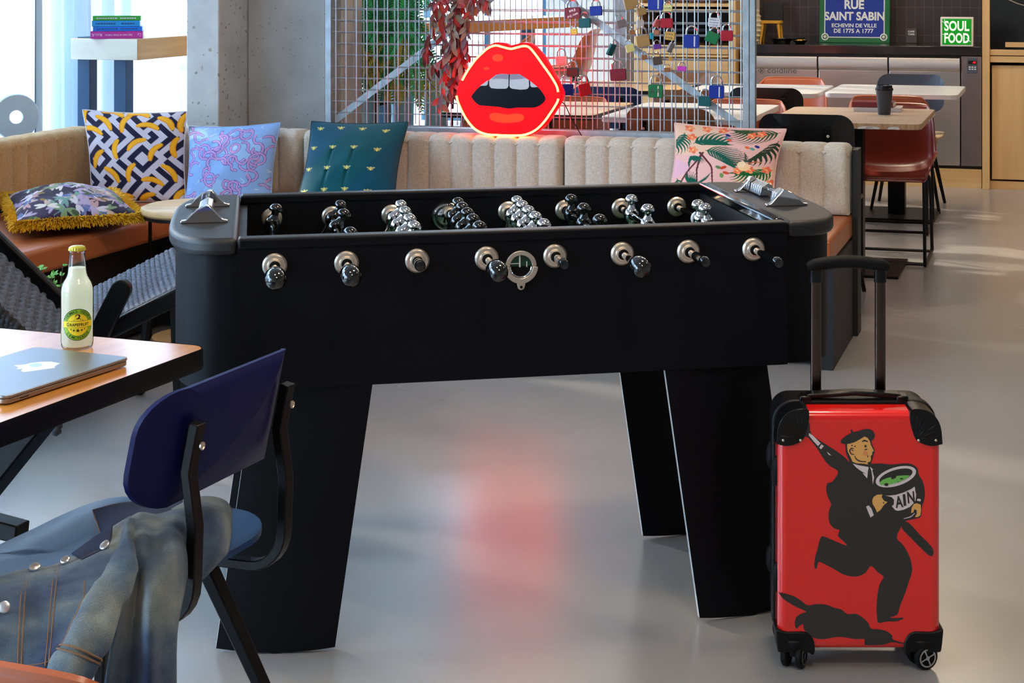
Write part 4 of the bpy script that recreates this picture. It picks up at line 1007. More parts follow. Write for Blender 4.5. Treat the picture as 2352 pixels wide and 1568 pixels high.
# 2 pale blue with pink loops
cv = Cv(N, (142, 180, 232)); cv.put(np.sin(cv.u*9+cv.v*5)+np.sin(cv.v*11-cv.u*3) > .9, (158, 196, 240))
rs = random.Random(21)
for k in range(30):
    x, y = rs.random(), rs.random(); cv.stroke([(x, y), (x+rs.uniform(-.05, .05), y+rs.uniform(-.05, .05)), (x+rs.uniform(-.06, .06), y+rs.uniform(-.06, .06))], .005, .003, (196, 216, 240), 4)
for k in range(34):
    x, y, a = .05+.9*((k*.382) % 1), .04+.92*(k/34), rs.uniform(0, 6.3); w = rs.choice([-1, 1])*rs.uniform(.9, 1.5); P = [(x, y)]
    for j in range(rs.randint(7, 10)):
        a += w*rs.uniform(.35, 1.0); w = -w if rs.random() < .22 else w; x += .05*math.cos(a); y += .05*math.sin(a); P.append((x, y))
    cv.stroke(P, .011, .011, (196, 158, 216), 6, (74, 70, 160), .005); cv.ell(P[-1][0], P[-1][1], .019, .013, a, (206, 160, 208))
pillow('pale blue cushion with looping pink worm print', cv, pm('pale_blue_cotton', (150, 182, 228), .85),
       at(434, 291, 7.36), at(644, 282, 7.36), at(622, 478, 7.02), at(424, 480, 7.02), .16, (-.08, -1, .2), seed=5, wr=.005)
# 3 teal velvet with golden bees
cv = Cv(N, (4, 82, 92)); cv.put(np.sin(cv.u*6+cv.v*4) > .2, (4, 76, 98))
bees = [(.115,.09),(.335,.07),(.565,.08),(.81,.115),(.075,.34),(.30,.33),(.535,.33),(.78,.36),(.06,.60),(.28,.59),(.50,.59),(.75,.60),(.06,.86),(.28,.85),(.50,.85),(.74,.87)]
def bee(x, y):
    for sg in (-1, 1):
        cv.ell(x+sg*.022, y-.008, .020, .008, -sg*.35, (196, 190, 120)); cv.ell(x+sg*.016, y+.008, .014, .006, sg*.5, (170, 168, 104))
    cv.ell(x, y+.003, .010, .022, 0, (232, 214, 110)); cv.ell(x, y-.016, .008, .008, 0, (210, 200, 120))
for b in bees: bee(*b)
def crease(u, v):
    w = 0.
    for cx_, cy_ in ((.30, .36), (.535, .36), (.28, .62), (.50, .62)):
        if v > cy_: w -= .010*math.exp(-((u-cx_+.25*(v-cy_)*.4)/.018)**2)*math.exp(-(v-cy_)/.12)
    return w
pillow('teal velvet cushion embroidered with golden bees', cv, pm('teal_velvet', (6, 56, 66), .8, sheen=.1),
       at(716, 279, 7.20), at(938, 280, 7.16), at(905, 470, 6.80), at(680, 470, 6.84), .17, (-.08, -1, .22), seed=8, rough=.75, sheen=.12, lump=crease)
# 4 pink with palm leaves and flowers
cv = Cv(N+30, (238, 186, 180)); cv.put(np.sin(cv.u*4+1)*np.sin(cv.v*5+.4) > .35, (238, 196, 170)); cv.put(np.sin(cv.u*3-.6)+np.sin(cv.v*7) < -1.1, (232, 182, 196))
G1, G2, BR_ = (20, 92, 76), (46, 78, 44), (96, 44, 52)
for p in ([(.28,.44),(.22,.58),(.14,.74),(.08,.92),(.03,1)], [(.25,.44),(.32,.55),(.38,.66),(.40,.82),(.41,.95)], [(.14,.76),(.17,.88),(.22,1)], [(.26,.5),(.24,.7),(.26,.9)]): cv.stroke(p, .012, .006, BR_)
cv.frond(.18, .30, -.35, .30, 8, .20, G1, .019); cv.frond(.30, .40, .35, .36, 13, .24, G1, .011); cv.frond(.09, .14, 1.8, .28, 9, .17, G1, .013); cv.frond(.16, .50, 1.0, .04, 9, .16, G1, .010)
cv.frond(.24, .93, -1.5, .04, 12, .22, G1, .009); cv.frond(.96, .06, 2.85, .38, 12, .24, G2, .012); cv.frond(.97, .20, 1.9, .40, 8, .17, (44, 62, 42), .020); cv.frond(.97, .66, 2.6, .34, 11, .24, (30, 96, 50), .012); cv.frond(.70, .62, -2.2, .05, 12, .19, (66, 84, 70), .004)
cv.frond(.05, .82, 1.4, .2, 6, .1, G1, .013); cv.frond(.78, .60, -2.4, .16, 7, .10, (70, 80, 70), .003)
for x, y in ((.14,.06),(.16,.20),(.18,.40),(.10,.94),(.30,.05),(.45,.06),(.72,.13),(.64,.70),(.92,.66),(.76,.68),(.97,.85),(.80,.10)):
    for k in range(5): cv.ell(x+.026*math.cos(k*1.26), y+.032*math.sin(k*1.26), .026, .020, k*1.26, (246, 150, 104) if (k+int(x*50)) % 2 else (240, 112, 74))
    cv.ell(x, y, .010, .010, 0, (250, 206, 130))
cv.ell(.70, .64, .06, .06, 0, (248, 202, 150)); cv.ell(.67, .60, .04, .05, .5, (250, 220, 180))
for x, y, c in ((.50,.14,(30,40,120)),(.79,.31,(34,44,130)),(.50,.19,(90,140,170)),(.75,.35,(110,160,150)),(.52,.22,(226,90,60)),(.70,.33,(230,110,60))): cv.ell(x, y, .030, .018, .7, c)
for x, y, a, c in ((.45,.66,.6,(96,130,80)),(.50,.66,-.7,(206,70,40)),(.49,.78,1.4,(120,150,90)),(.53,.74,.4,(210,80,44))): cv.ell(x, y, .036, .020, a, c)
cv.stroke([(.74,.58),(.80,.55),(.86,.55)], .009, .006, (190, 104, 56))
pillow('pink cushion with palm leaves and orange flowers', cv, pm('pink_cotton', (232, 190, 178), .85),
       at(1550, 283, 6.80), at(1806, 297, 6.70), at(1776, 445, 6.46), at(1538, 440, 6.54), .15, (-.12, -1, .2), seed=12)
# 5 dark dragonfly print, lying flat, yellow fringe
cv = Cv(N, (40, 32, 56)); rs = random.Random(4); cv.put(np.sin(cv.u*7)+np.sin(cv.v*8+1) > 1., (58, 44, 74))
PAL = [(176,160,190),(206,196,206),(110,150,140),(146,132,180),(196,170,160),(124,150,110),(90,110,160),(220,210,200),(190,150,150)]
for k in range(84):
    x, y, a = rs.random(), rs.random(), rs.uniform(0, 6.3); c = rs.choice(PAL); c2 = rs.choice(PAL)
    for da, l in ((.5, .075), (-.5, .075), (.95, .06), (-.95, .06)):
        for sg in (0, PI):
            aa = a+da+sg
            if sg and da > 0: continue
            cv.ell(x+l*.8*math.cos(aa), y+l*.8*math.sin(aa), l*.8, .016, aa, c if da > 0 else c2)
    cv.stroke([(x, y), (x+.11*math.cos(a+PI/2), y+.11*math.sin(a+PI/2))], .005, .003, rs.choice(PAL), 3)
for k in range(26): cv.ell(rs.random(), rs.random(), rs.uniform(.02, .05), .02, rs.uniform(0, 3), rs.choice([(100,120,60),(70,90,60),(140,110,60),(120,80,110)]))
zc_ = .565
A, B, Cc, D_ = at(20, 462, 6.95), at(255, 440, 6.80), at(345, 492, 6.32), at(28, 500, 6.22)
A.z = .57; B.z = .56; Cc.z = .535; D_.z = .545
A, B, Cc, D_ = on(15, 447, .56), on(258, 437, .56), on(318, 492, .545), on(38, 512, .545)
t5, rim = pillow('dark dragonfly print cushion with yellow fringe lying on the left seat', cv, pm('navy_cotton', (26, 24, 40), .85), A, B, Cc, D_, .15, (0, 0, 1), seed=15, pinch=.05, wr=.006)
fr_ = MB(); rs = random.Random(2); cen = sum(rim, Vector())/len(rim)
for k, p in enumerate(rim):
    for _ in range(9):
        q = p+Vector((rs.uniform(-.004, .004), rs.uniform(-.004, .004), rs.uniform(-.003, .003))); o_ = (p-cen); o_.z = 0; o_ = o_.normalized()
        e = q+o_*rs.uniform(.018, .036)+Vector((rs.uniform(-.010, .010), rs.uniform(-.010, .010), rs.uniform(-.034, .012)))
        fr_.cyl(q, e, .0022, .0014, n=4, caps=True)
f5 = fr_.build('fringe', pm('yellow_fringe', (224, 176, 24), .8, var=.25, vs=60), t5, world=True, fix=False); f5['kind'] = 'stuff'
# ================================================================= chairs and tables
BIRCH = wood('birch_ply', (196, 160, 118), (220, 190, 150), 0, 1., .4)
def ply_chair(label, loc, rz, seatm, backm, framem, group=None, ztop=.815, hb=.20, edge=None, sup=.105, sy=0., zs=.452, sl_=0., curve=.052):
    """faces +y; curved plywood back on two bent flat bars, four splayed legs"""
    t = thing('plywood_chair', label, 'chair', loc, rz, group)
    def panel(w, h, zc, tilt, r, curve, y0, th, name, m, drop=0.):
        out = rrect(w, h, r, 7); nx, nz = 20, 10; P = []
        mb = MB()
        rings = []
        def mp(x, z, o):
            y = y0+curve*(2*x/w)**2-tilt*z; return (x, y+o, zc+z)
        F1 = [mp(x, z, -th/2) for x, z in out]; 
        # concentric inset rings keep the curved sheet smooth
        rl = []
        for s_ in (1., .92, .82, .7, .57, .44, .31, .18, .06): rl.append([(x*s_, z*s_) for x, z in out])
        A = [[mb.p(mp(x, z, -th/2)) for x, z in q] for q in rl]; B = [[mb.p(mp(x, z, th/2)) for x, z in q] for q in rl]
        mb.skin(A, False); mb.face(A[-1]); mb.skin(B, False); mb.face(B[-1][::-1])
        mb.mi = 1 if edge else 0; mb.skin([A[0], B[0]], False)
        return mb.build(name, [m, edge] if edge else m, t, smooth=40)
    zc = ztop-hb/2
    panel(.415, hb, zc, .22, .065, curve, -.225, .009, 'backrest', backm)
    # seat: dished sheet with a waterfall front
    out = rrect(.43, .43, .12, 8); mb = MB(); th = .011
    def sp2(x, y, o):
        z = zs-.012*math.cos(PI*x/.46)*(1 if y < .1 else .6)-(.028*max(0, (y-.10)/.115)**2)+.006*max(0, -y/.2)
        return (x, y+sl_*(1.+(y+.2)*.9), z+o)
    rl = [[(x*s_, y*s_) for x, y in out] for s_ in (1., .88, .7, .5, .3, .1)]
    A = [[mb.p(sp2(x, y, th/2)) for x, y in q] for q in rl]; B = [[mb.p(sp2(x, y, -th/2)) for x, y in q] for q in rl]
    mb.skin(A, False); mb.face(A[-1]); mb.skin(B, False); mb.face(B[-1]); mb.mi = 1 if edge else 0; mb.skin([A[0], B[0]], False)
    mb.build('seat', [seatm, edge] if edge else seatm, t, smooth=40)
    for x in (-sup, sup):
        pts = [(x, .10, .428), (x, -.06, .426)]
        for k in range(7):
            a = PI/2*k/6; pts.append((x, sy-.19-.065*math.sin(a), .426+.065*(1-math.cos(a))))
        pts += [(x, sy-.258, .58), (x, sy-.246, .665), (x, sy-.262, ztop-.055)]
        mb = MB(); mb.strap(pts, .024, .017, (1, 0, 0)); s_ = mb.build('back_support', framem, t, bevel=.002)
        mb = MB(); mb.lathe([(.0065, 0), (.0065, .0025), (.0045, .003), (.0035, .0015), (.0001, .0012)], 14, (x, sy-.2695, ztop-.09), (0, -1, 0)); mb.build('screw', STEEL, s_)
    for sx_ in (-1, 1):
        mb = MB(); mb.bar((sx_*.125, .13, .44), (sx_*.205, .215, 0), .026, .026, (0, 1, 0), .017, .017); mb.build('leg', framem, t, bevel=.003)
        mb = MB(); mb.bar((sx_*.125, sy-.10, .43), (sx_*.205, sy-.275, 0), .030, .026, (0, 1, 0), .018, .018); mb.build('leg', framem, t, bevel=.003)
    return t
def leather_chair(label, loc, rz, m, group=None, lift=0.):
    """bucket of saddle leather on a black tubular sled frame; faces +y"""
    t = thing('leather_chair', label, 'chair', loc, rz, group)
    prof = [(.235, .425), (.225, .445), (.16, .452), (.02, .440), (-.10, .432), (-.165, .446), (-.205, .50), (-.232, .60), (-.252, .70), (-.268, .765)]
    wid = [.205, .225, .235, .24, .242, .240, .236, .228, .215, .185]; up = [.0, .02, .045, .075, .095, .10, .085, .07, .05, .015]
    prof = cr1([(y, z, 0) for y, z in prof], 4); wid = cr1([(w, 0, 0) for w in wid], 4); up = cr1([(w, 0, 0) for w in up], 4)
    P = []
    for k in range(len(prof)):
        y, z = prof[k][0], prof[k][1]+lift; w = wid[k][0]; u_ = up[k][0]; row = []
        a = np.array(prof[min(k+1, len(prof)-1)][:2])-np.array(prof[max(k-1, 0)][:2]); a = a/np.linalg.norm(a); nrm = (a[1], -a[0])   # inward (forward/up)
        for j in range(17):
            q = -1+2*j/16; c = abs(q)**2.4*u_
            if k >= len(prof)-4: c2 = .014*abs(q)**3*(k-len(prof)+5)/4
            else: c2 = 0
            row.append((w*math.sin(q*PI/2*.96)/math.sin(PI/2*.96), y+nrm[0]*c, z+nrm[1]*c-c2))
        P.append(row)
    mb = MB(); mb.grid(P); mb.build('shell', m, t, smooth=180, solid=.009, bevel=0)
    mb = MB(); rim = [P[0][j] for j in range(17)]+[r[-1] for r in P[1:]]+P[-1][-2::-1]+[r[0] for r in P[-2:0:-1]]
    mb.tube(rim, .0065, 6, closed=True); mb.build('rim', m, t)
    for sx_ in (-1, 1):
        x = sx_*.20; pts = [(sx_*.12, .02, .424+lift), (x-.03*sx_, .10, .424+lift), (x, .17, .415+lift), (x+.005*sx_, .20, .38+lift)]
        pts += [(x+.01*sx_, .215, .06), (x+.01*sx_, .205, .022), (x+.01*sx_, .18, .011), (x+.01*sx_, -.20, .011), (x+.01*sx_, -.235, .02), (x+.01*sx_, -.245, .05), (x, -.17, .40+lift), (sx_*.14, -.12, .42+lift)]
        b = MB(); b.tube([Vector(p) for p in cr1(pts, 4)], .009, 8); b.build('leg', BLACKM, t)
    for y, z in ((.18, .011), (-.215, .014))+(((.2, .32),) if lift else ()):
        fr = MB(); fr.cyl((-.21, y, z), (.21, y, z), .008, n=8); fr.build('cross_bar', BLACKM, t)
    return t
def table(label, x0, x1, y0, y1, topm, edgem, group=None, chips=False):
    cx_, cy_ = (x0+x1)/2, (y0+y1)/2; t = room_thing('cafe_table', label, 'table', cx_, cy_, 0, group=group); w, d = x1-x0, y1-y0
    mb = MB(); o = rrect(w, d, .05, 5); mb.prism(o, .7225, .75); mb.mi = 1
    top = mb.build('table_top', [topm], t, smooth=50, bevel=.002)
    mb = MB(); o2 = rrect(w+.003, d+.003, .051, 5); a = [mb.p((x, y, .7235)) for x, y in o2]; b = [mb.p((x, y, .7485)) for x, y in o2]; mb.skin([a, b], False); mb.build('edge_band', edgem, top, fix=True)
    if chips:
        rs = random.Random(3); mb = MB()
        for k in range(9):
            x = rs.uniform(-w/2+.2, w/2-.08); l = rs.uniform(.02, .09)
            mb.poly(smooth_out([(x, .7225), (x+l*.5, .724), (x+l, .7225), (x+l*.95, .732+rs.uniform(0, .004)), (x+l*.5, .736), (x+l*.1, .732)], 2), XZ, d/2+.0025)
        mb.M = Matrix.Identity(4)
        for k in range(5):
            y = rs.uniform(-d/2+.1, d/2-.1); l = rs.uniform(.04, .12)
            mb.M = Matrix.Rotation(PI/2, 4, 'Z'); mb.poly([(y, .7225), (y+l, .7225), (y+l*.9, .733), (y+l*.1, .731)], XZ, w/2+.0025)
        mb.build('chipped_edge', pm('white_undercoat', (226, 224, 220), .6), top, fix=False)
    mb = MB(); mb.box((-.05, -.05, .012), (.05, .05, .7225)); mb.build('column', BLACKM, t, bevel=.004)
    mb = MB(); mb.box((-.24, -.26, 0), (.24, .26, .014)); mb.build('base_plate', BLACKM, t, bevel=.003)
    mb = MB(); mb.box((-.2, -.03, .700), (.2, .03, .7225)); mb.build('cross_bracket', BLACKM, t)
    return t
WTOP = pm('white_laminate', (222, 218, 214), .3, coat=.2, var=.02); WEDGE = pm('white_edge', (214, 206, 204), .4)
WOODT = wood('pale_oak_top', (196, 150, 96), (222, 182, 130), 0, .7, .32, .3); PINK = wood('pale_beech_top', (198, 168, 140), (216, 190, 164), 0, .8, .32, .3)
BEDGE = pm('black_edge', (20, 20, 22), .5); PLYE = wood('ply_edge', (170, 128, 92), (206, 170, 132), 2, 3., .5)
table('cafe table with chipped pale wood top carrying the cup and books', .445, 1.165, 1.17, 2.07, PINK, PLYE, 'cafe tables', True)
table('white cafe table in front of the steel fridge doors, at the right', .455, 1.215, 3.12, 3.92, WTOP, WEDGE, 'cafe tables')
table('white cafe table left of the fridge table, behind the black chair back', -.37, .425, 3.02, 3.80, WTOP, WEDGE, 'cafe tables')
table('white cafe table behind the right end of the mesh screen', -.37, .355, 1.20, 2.15, WTOP, WEDGE, 'cafe tables')
table('wooden cafe table with black edge farthest back behind the mesh', -1.15, -.42, 3.02, 3.85, WOODT, BEDGE, 'cafe tables')
table('wooden cafe table with black edge right of the lips, behind the mesh', -1.22, -.42, 1.25, 2.10, WOODT, BEDGE, 'cafe tables')
BLKW = pm('black_stained_ply', (13, 14, 17), .38, var=.1, coat=.2); BLUW = wood('blue_stained_ply', (12, 54, 98), (18, 66, 118), 0, 1.2, .46, .05)
SLATE = pm('slate_blue_ply', (52, 58, 74), .38, var=.06, coat=.2); OAKC = wood('walnut_ply', (128, 84, 52), (158, 112, 74), 0, .8, .4, .2)
gch = 'plywood cafe chairs'
def pc(lab, lx, ly, face, s_, b_, f_=BLACKM, **k): return ply_chair(lab, R(lx, ly), RA+face, s_, b_, f_, gch, **k)
pc('black plywood chair just right of the pink cushion, back to the room', .72, .80, 0, BLKW, BLKW, ztop=.835, hb=.30)
pc('black plywood chair behind the screen post, one table row further back', .20, 2.80, 0, BLKW, BLKW, ztop=.81, hb=.24)
pc('slate blue plywood chair between the white table and the fridge', .87, 3.86, PI, BIRCH, SLATE, ztop=.81, hb=.23)
pc('brown plywood chair behind the pink cushion, seen through the mesh', .08, .95, 0, OAKC, OAKC, ztop=.835, hb=.30)
pc('brown plywood chair on the far side of the back wooden table', -.62, 4.10, PI, OAKC, OAKC, ztop=.80, hb=.22)
pc('brown plywood chair at the near side of the back wooden table, by the green padlock', -.24, 2.80, 0, OAKC, OAKC, ztop=.79, hb=.24)
pc('blue plywood chair behind the red and green padlocks', -.72, 2.80, 0, BLUW, BLUW, ztop=.80, hb=.24)
RLEA = pm('oxblood_leather', (140, 52, 38), .30, var=.12, vs=7, coat=.35, coatr=.2); OLEA = pm('orange_leather', (184, 94, 56), .35, var=.1, vs=7, coat=.25, coatr=.25)
gl = 'leather sled chairs'
def lc(lab, lx, ly, face, m, **k): return leather_chair(lab, R(lx, ly), RA+face, m, gl, **k)
lc('oxblood leather chair on sled legs under the table with the cup', .93, 1.93, PI, RLEA)
lc('orange leather chair back to the cup table, at the white table', .86, 2.98, 0, OLEA)
lc('orange leather chair top in front of the fridge with the logo', .10, 3.98, PI, OLEA)
lc('orange leather chair behind the slotted screen post', .16, 2.0, PI, OLEA)
lc('orange leather chair at the far side of the wooden table right of the lips', -.80, 1.95, PI, OLEA)
lc('orange leather chair with its back to the screen, below the wooden table', -.72, 1.02, 0, OLEA)
gb = 'leather bar chairs'
bl = [(-1.78, 2.3, .35, 'orange leather bar chair leaning behind the screen brace'), (-1.62, 3.2, .2, 'orange leather bar chair at the middle of the high table'), (-1.5, 4.25, .1, 'orange leather bar chair right above the lips sign'),
      (-2.25, 1.35, .9, 'dark orange leather bar chair behind the feathery plant')]
for lx, ly, a, lab in bl: leather_chair(lab, R(lx, ly), RA+PI/2+a, OLEA if 'dark' not in lab else RLEA, gb, lift=.30)
bt = room_thing('bar_table', 'high bar table with a thick wooden top behind the lips sign', 'table', -1.75, 3.3)
A, B = on(945, 54, 1.165), on(1333, 37, 1.165); A, B = RI @ A-Vector((-1.75, 3.3, 0)), RI @ B-Vector((-1.75, 3.3, 0)); d = (B-A).normalized(); nrm = Vector((-d.y, d.x, 0))*.62
o = [(A.x, A.y), (B.x, B.y), (B.x+nrm.x, B.y+nrm.y), (A.x+nrm.x, A.y+nrm.y)]
mb = MB(); mb.prism(o, 1.095, 1.165); mb.build('table_top', wood('honey_wood', (176, 116, 60), (204, 146, 84), 1, .7, .35, .3), bt, bevel=.004)
for q in ((A+(B-A)*.08+nrm*.5), (A+(B-A)*.92+nrm*.5)):
    mb = MB(); mb.box((q.x-.04, q.y-.04, 0), (q.x+.04, q.y+.04, 1.095)); mb.build('leg', FRAME, bt)
rp = thing('red_pot', 'small red pot standing on the left end of the bar table', 'pot', RM @ (Vector((-1.75, 3.3, 1.165))+A+(B-A)*.06+nrm*.25), 0)
mb = MB(); mb.lathe([(.035, 0), (.05, .10), (.052, .10), (.045, .09)], 20); mb.build('pot_body', pm('red_glaze', (160, 24, 40), .3), rp)
mb = MB(); rs = random.Random(1)
for k in range(14): a = k*.9; leaf(mb, (0, 0, .08), (.07*math.cos(a), .07*math.sin(a), .16+.05*rs.random()), .010, (0, 0, 1))
mb.build('leaves', pm('fern_green', (20, 104, 52)), rp, fix=False)
# pale planters behind the left end of the bench back
for k, (px, w, hgt, ly_) in enumerate(((838, .15, .83, 1.3), (925, .12, .86, 1.45), (1002, .13, .98, 1.5))):
    x = rr(px, 280, ly_).x
    t = room_thing('tapered_planter', ['short pale blue planter behind the left corner of the mesh', 'middle pale blue planter behind the mesh, right of the short one', 'tall pale blue planter behind the mesh, left of the lips'][k], 'planter', x, ly_, 0, group='pale blue planters')
    mb = MB(); mb.lathe([(w*.36, 0), (w*.5, hgt-.03), (w*.53, hgt-.03), (w*.53, hgt), (w*.47, hgt), (w*.45, hgt-.05)], 24); mb.build('pot', pm('pale_blue_planter', (150, 192, 208), .5), t)
    mb = MB(); mb.lathe([(w*.455, hgt-.05), (.001, hgt-.045)], 24); mb.build('soil', pm('soil', (46, 36, 30), .95), t)
bx_ = rr(805, 200, .95)
t = room_thing('wooden_post', 'rough brown wooden post standing behind the left end of the mesh', 'post', bx_.x, .95)
mb = MB(); mb.box((-.028, -.02, 0), (.028, .02, rr(805, 148, .95).z)); mb.build('timber', wood('rough_timber', (110, 84, 58), (140, 110, 78), 2, .6, .8, 0), t)

# ================================================================= tall wooden cabinet by the grey post
BEECH = wood('beech_veneer', (206, 162, 104), (224, 184, 128), 2, .5, .42, .2); BEECHX = wood('beech_veneer_flat', (206, 162, 104), (226, 186, 130), 0, .5, .42, .2)
x0, x1 = rr(1457, 60, 4.85).x, rr(1690, 60, 4.85).x; cw = x1-x0
cab = room_thing('tall_cabinet', 'tall beech cabinet with dark open shelves behind the love locks', 'cabinet', (x0+x1)/2, 4.85)
mb = MB(); mb.box((-cw/2, 0, 0), (-cw/2+.04, .6, 2.3)); mb.box((cw/2-.05, 0, 0), (cw/2, .6, 2.3)); mb.box((-cw/2, .56, 0), (cw/2, .6, 2.3)); mb.box((-cw/2, 0, 2.26), (cw/2, .6, 2.3)); mb.box((-cw/2, .05, 0), (cw/2, .55, .10)); mb.build('carcass', BEECH, cab, bevel=.003)
def zr(py): return rr(1570, py, 4.85).z
DKN = pm('dark_navy_interior', (14, 18, 34), .4)
mb = MB(); mb.box((-cw/2+.04, .50, zr(103)), (cw/2-.05, .55, 2.26)); mb.build('dark_back', DKN, cab)
for z in (zr(8), zr(21)):
    mb = MB(); mb.box((-cw/2+.04, .0, z-.022), (cw/2-.05, .5, z)); mb.build('shelf', BEECHX, cab)
mb = MB(); mb.box((-cw/2+.04, .02, zr(72)), (cw/2-.05, .5, zr(66))); mb.build('shelf', DKN, cab)
for za, zb2 in ((zr(124), zr(104)), (zr(131), zr(126)), (zr(300), zr(134)), (zr(400), zr(303))):
    mb = MB(); mb.box((-cw/2+.043, -.004, za), (cw/2-.053, .018, zb2)); mb.build('drawer_front', BEECHX, cab, bevel=.002)
rs = random.Random(8)
for k in range(8):
    t = room_thing('jar', 'small brown jar in the row on the top cabinet shelf', 'jar', (x0+x1)/2-cw/2+.09+k*.075, 4.85+.12, zr(8)+.001, group='brown jars on the top cabinet shelf')
    mb = MB(); mb.lathe([(.02, 0), (.024, .01), (.024, .06), (.016, .075), (.018, .09), (.001, .09)], 14); mb.build('jar_body', pm('brown_jar', (92, 54, 40), .3), t)

# ================================================================= kitchen run
KY = 4.94
def kx(px, y=KY, py=200): return rr(px, py, y).x
zc0, zc1 = rr(1980, 124, KY).z, rr(1980, 104, KY).z
STEELF = pm('brushed_steel_front', (206, 194, 184), .36, .9, var=.06, vs=3, aniso=.5, stretch=(1, 1, 60))
DSTEEL = pm('dark_steel_front', (150, 134, 132), .38, .85, var=.06, aniso=.4)
xl_, xr_ = kx(1712), kx(2256)
ct = room_thing('stone_worktop', 'black stone kitchen worktop over the steel fridge', 'worktop', (xl_+xr_)/2, KY)
GRAN = pm('black_granite', (24, 23, 24), .16, var=.5, vs=120, coat=.4)
mb = MB(); mb.box(((xl_-xr_)/2-.02, -.02, zc0), ((xr_-xl_)/2, LY1-KY-.002, zc1)); mb.build('slab', GRAN, ct, bevel=.004)
frg = room_thing('counter_fridge', 'stainless steel counter fridge with three doors under the black worktop', 'fridge', xl_, KY)
zt_, zb3 = rr(1980, 131, KY).z, rr(1980, 374, KY).z; w_ = xr_-xl_
mb = MB(); mb.box((-.02, .03, zb3-.02), (w_, .60, zc0-.001)); mb.build('carcass', pm('dark_fridge_body', (40, 40, 42), .4), frg)
ds = [kx(1712)-.02, kx(1879), kx(2041), kx(2207)]
for k in range(3):
    a, b = ds[k]-xl_+.004, ds[k+1]-xl_-.006
    mb = MB(); mb.box((a, -.004, zb3), (b, .03, zt_-.09)); d = mb.build('door', STEELF, frg, bevel=.004)
    Mx = Matrix(((0, 0, 1, 0), (1, 0, 0, 0), (0, 1, 0, 0), (0, 0, 0, 1)))      # profile (y, z) extruded along x
    mb = MB(); mb.prism([(-.004, zt_-.0905), (-.018, zt_-.075), (-.020, zt_-.02), (-.012, zt_), (.03, zt_), (.03, zt_-.0905)], a, b, Mx); mb.build('handle', STEELF, d, bevel=.003)
    if k == 0:
        lm = pm('grey_logo_print', (96, 92, 92), .4); mb = MB()
        q = rr(1750, 162, KY); cx_, cz_ = q.x-xl_, q.z
        for a2 in range(4): mb.tube([(cx_+.011*math.cos(a2*PI/2)+.0095*math.cos(j*PI/7), -.0065, cz_+.011*math.sin(a2*PI/2)+.0095*math.sin(j*PI/7)) for j in range(14)], .0018, 5, True)
        q2 = rr(1790, 162, KY); fit_text(mb, 'coldline', XZ @ Matrix.Translation((q2.x-xl_+.02, q2.z+.002, .0055)), .205, .040, .002); mb.build('logo', lm, d, fix=False)
mb = MB(); mb.box((ds[3]-xl_+.004, -.006, zb3), (w_-.004, .03, zc0-.006)); cp = mb.build('control_panel', DSTEEL, frg, bevel=.002)
q = rr(2233, 151, KY); cx_, cz_ = q.x-xl_, q.z
mb = MB(); mb.box((cx_-.034, -.010, cz_-.052), (cx_+.034, -.006, cz_+.052)); pn = mb.build('keypad', pm('grey_keypad', (70, 78, 90), .4), cp, bevel=.002)
mb = MB(); mb.box((cx_-.025, -.0115, cz_+.010), (cx_+.028, -.010, cz_+.034)); mb.build('display', pm('display_glass', (6, 4, 6), .1), pn)
mb = MB(); put_text(mb, '-88', XZ @ Matrix.Translation((cx_+.012, cz_+.022, .0117)), .018); mb.build('digits', emis('red_digits', (255, 30, 40), 2.), pn, fix=False)
mb = MB()
for i in range(3):
    for j in range(2): mb.box((cx_-.022+i*.018, -.0112, cz_-.012-j*.014), (cx_-.010+i*.018, -.010, cz_-.005-j*.014))
mb.build('keys', WHITE, pn)
if True:
    pl_ = room_thing('fridge_plinth', 'beech plinth board under the steel fridge', 'plinth', xl_, KY)
    mb = MB(); mb.box((-.02, .0, 0), (w_-.004, .55, zb3-.022)); mb.build('board', BEECHX, pl_)
# street sign
q = rr(1962, 103, KY+.40); sgw = kx(2043, KY+.4, 60)-kx(1881, KY+.4, 60)
sg = thing('street_sign', 'blue enamel street name sign with green border standing on the worktop', 'sign', M=RM @ Matrix.Translation((q.x, KY+.40, zc1)) @ Matrix.Rotation(rad(-4), 4, 'X'))
ENB = pm('blue_enamel', (24, 48, 150), .18, coat=.6, var=.12, vs=5); ENG = pm('green_enamel', (22, 104, 48), .2, coat=.6, var=.1); ENW = pm('white_enamel', (232, 234, 228), .25, coat=.4)
sh = sgw*.92; hw = sgw/2
mb = MB(); mb.box((-hw, 0, 0), (hw, .012, sh)); mb.build('green_plate', ENG, sg, bevel=.003)
b0 = sgw*.072
mb = MB(); mb.box((-hw+b0, -.0014, b0), (hw-b0, .0, sh-b0)); mb.build('white_line', ENW, sg)
mb = MB(); mb.box((-hw+b0+.007, -.0026, b0+.007), (hw-b0-.007, .0, sh-b0-.007)); mb.build('blue_field', ENB, sg)
for sx_ in (-1, 1):
    for sz in (0, 1):
        c = (sx_*(hw-b0-.006), -.003, b0+.006 if not sz else sh-b0-.006)
        mb = MB(); mb.cyl(c, (c[0], -.0045, c[2]), .026, n=24); e = mb.build('corner_scroll', ENW, sg)
        mb = MB(); mb.cyl((c[0], -.0045, c[2]), (c[0], -.0055, c[2]), .018, n=20); mb.build('scroll_disc', ENG, e)
        mb = MB(); mb.lathe([(.011, 0), (.011, .003), (.004, .004), (.003, .002)], 16, (c[0], -.0055, c[2]), (0, -1, 0)); mb.build('screw', STEEL, e)
def sz_(py): return (rr(1962, py, KY+.40).z-zc1)
mb = MB()
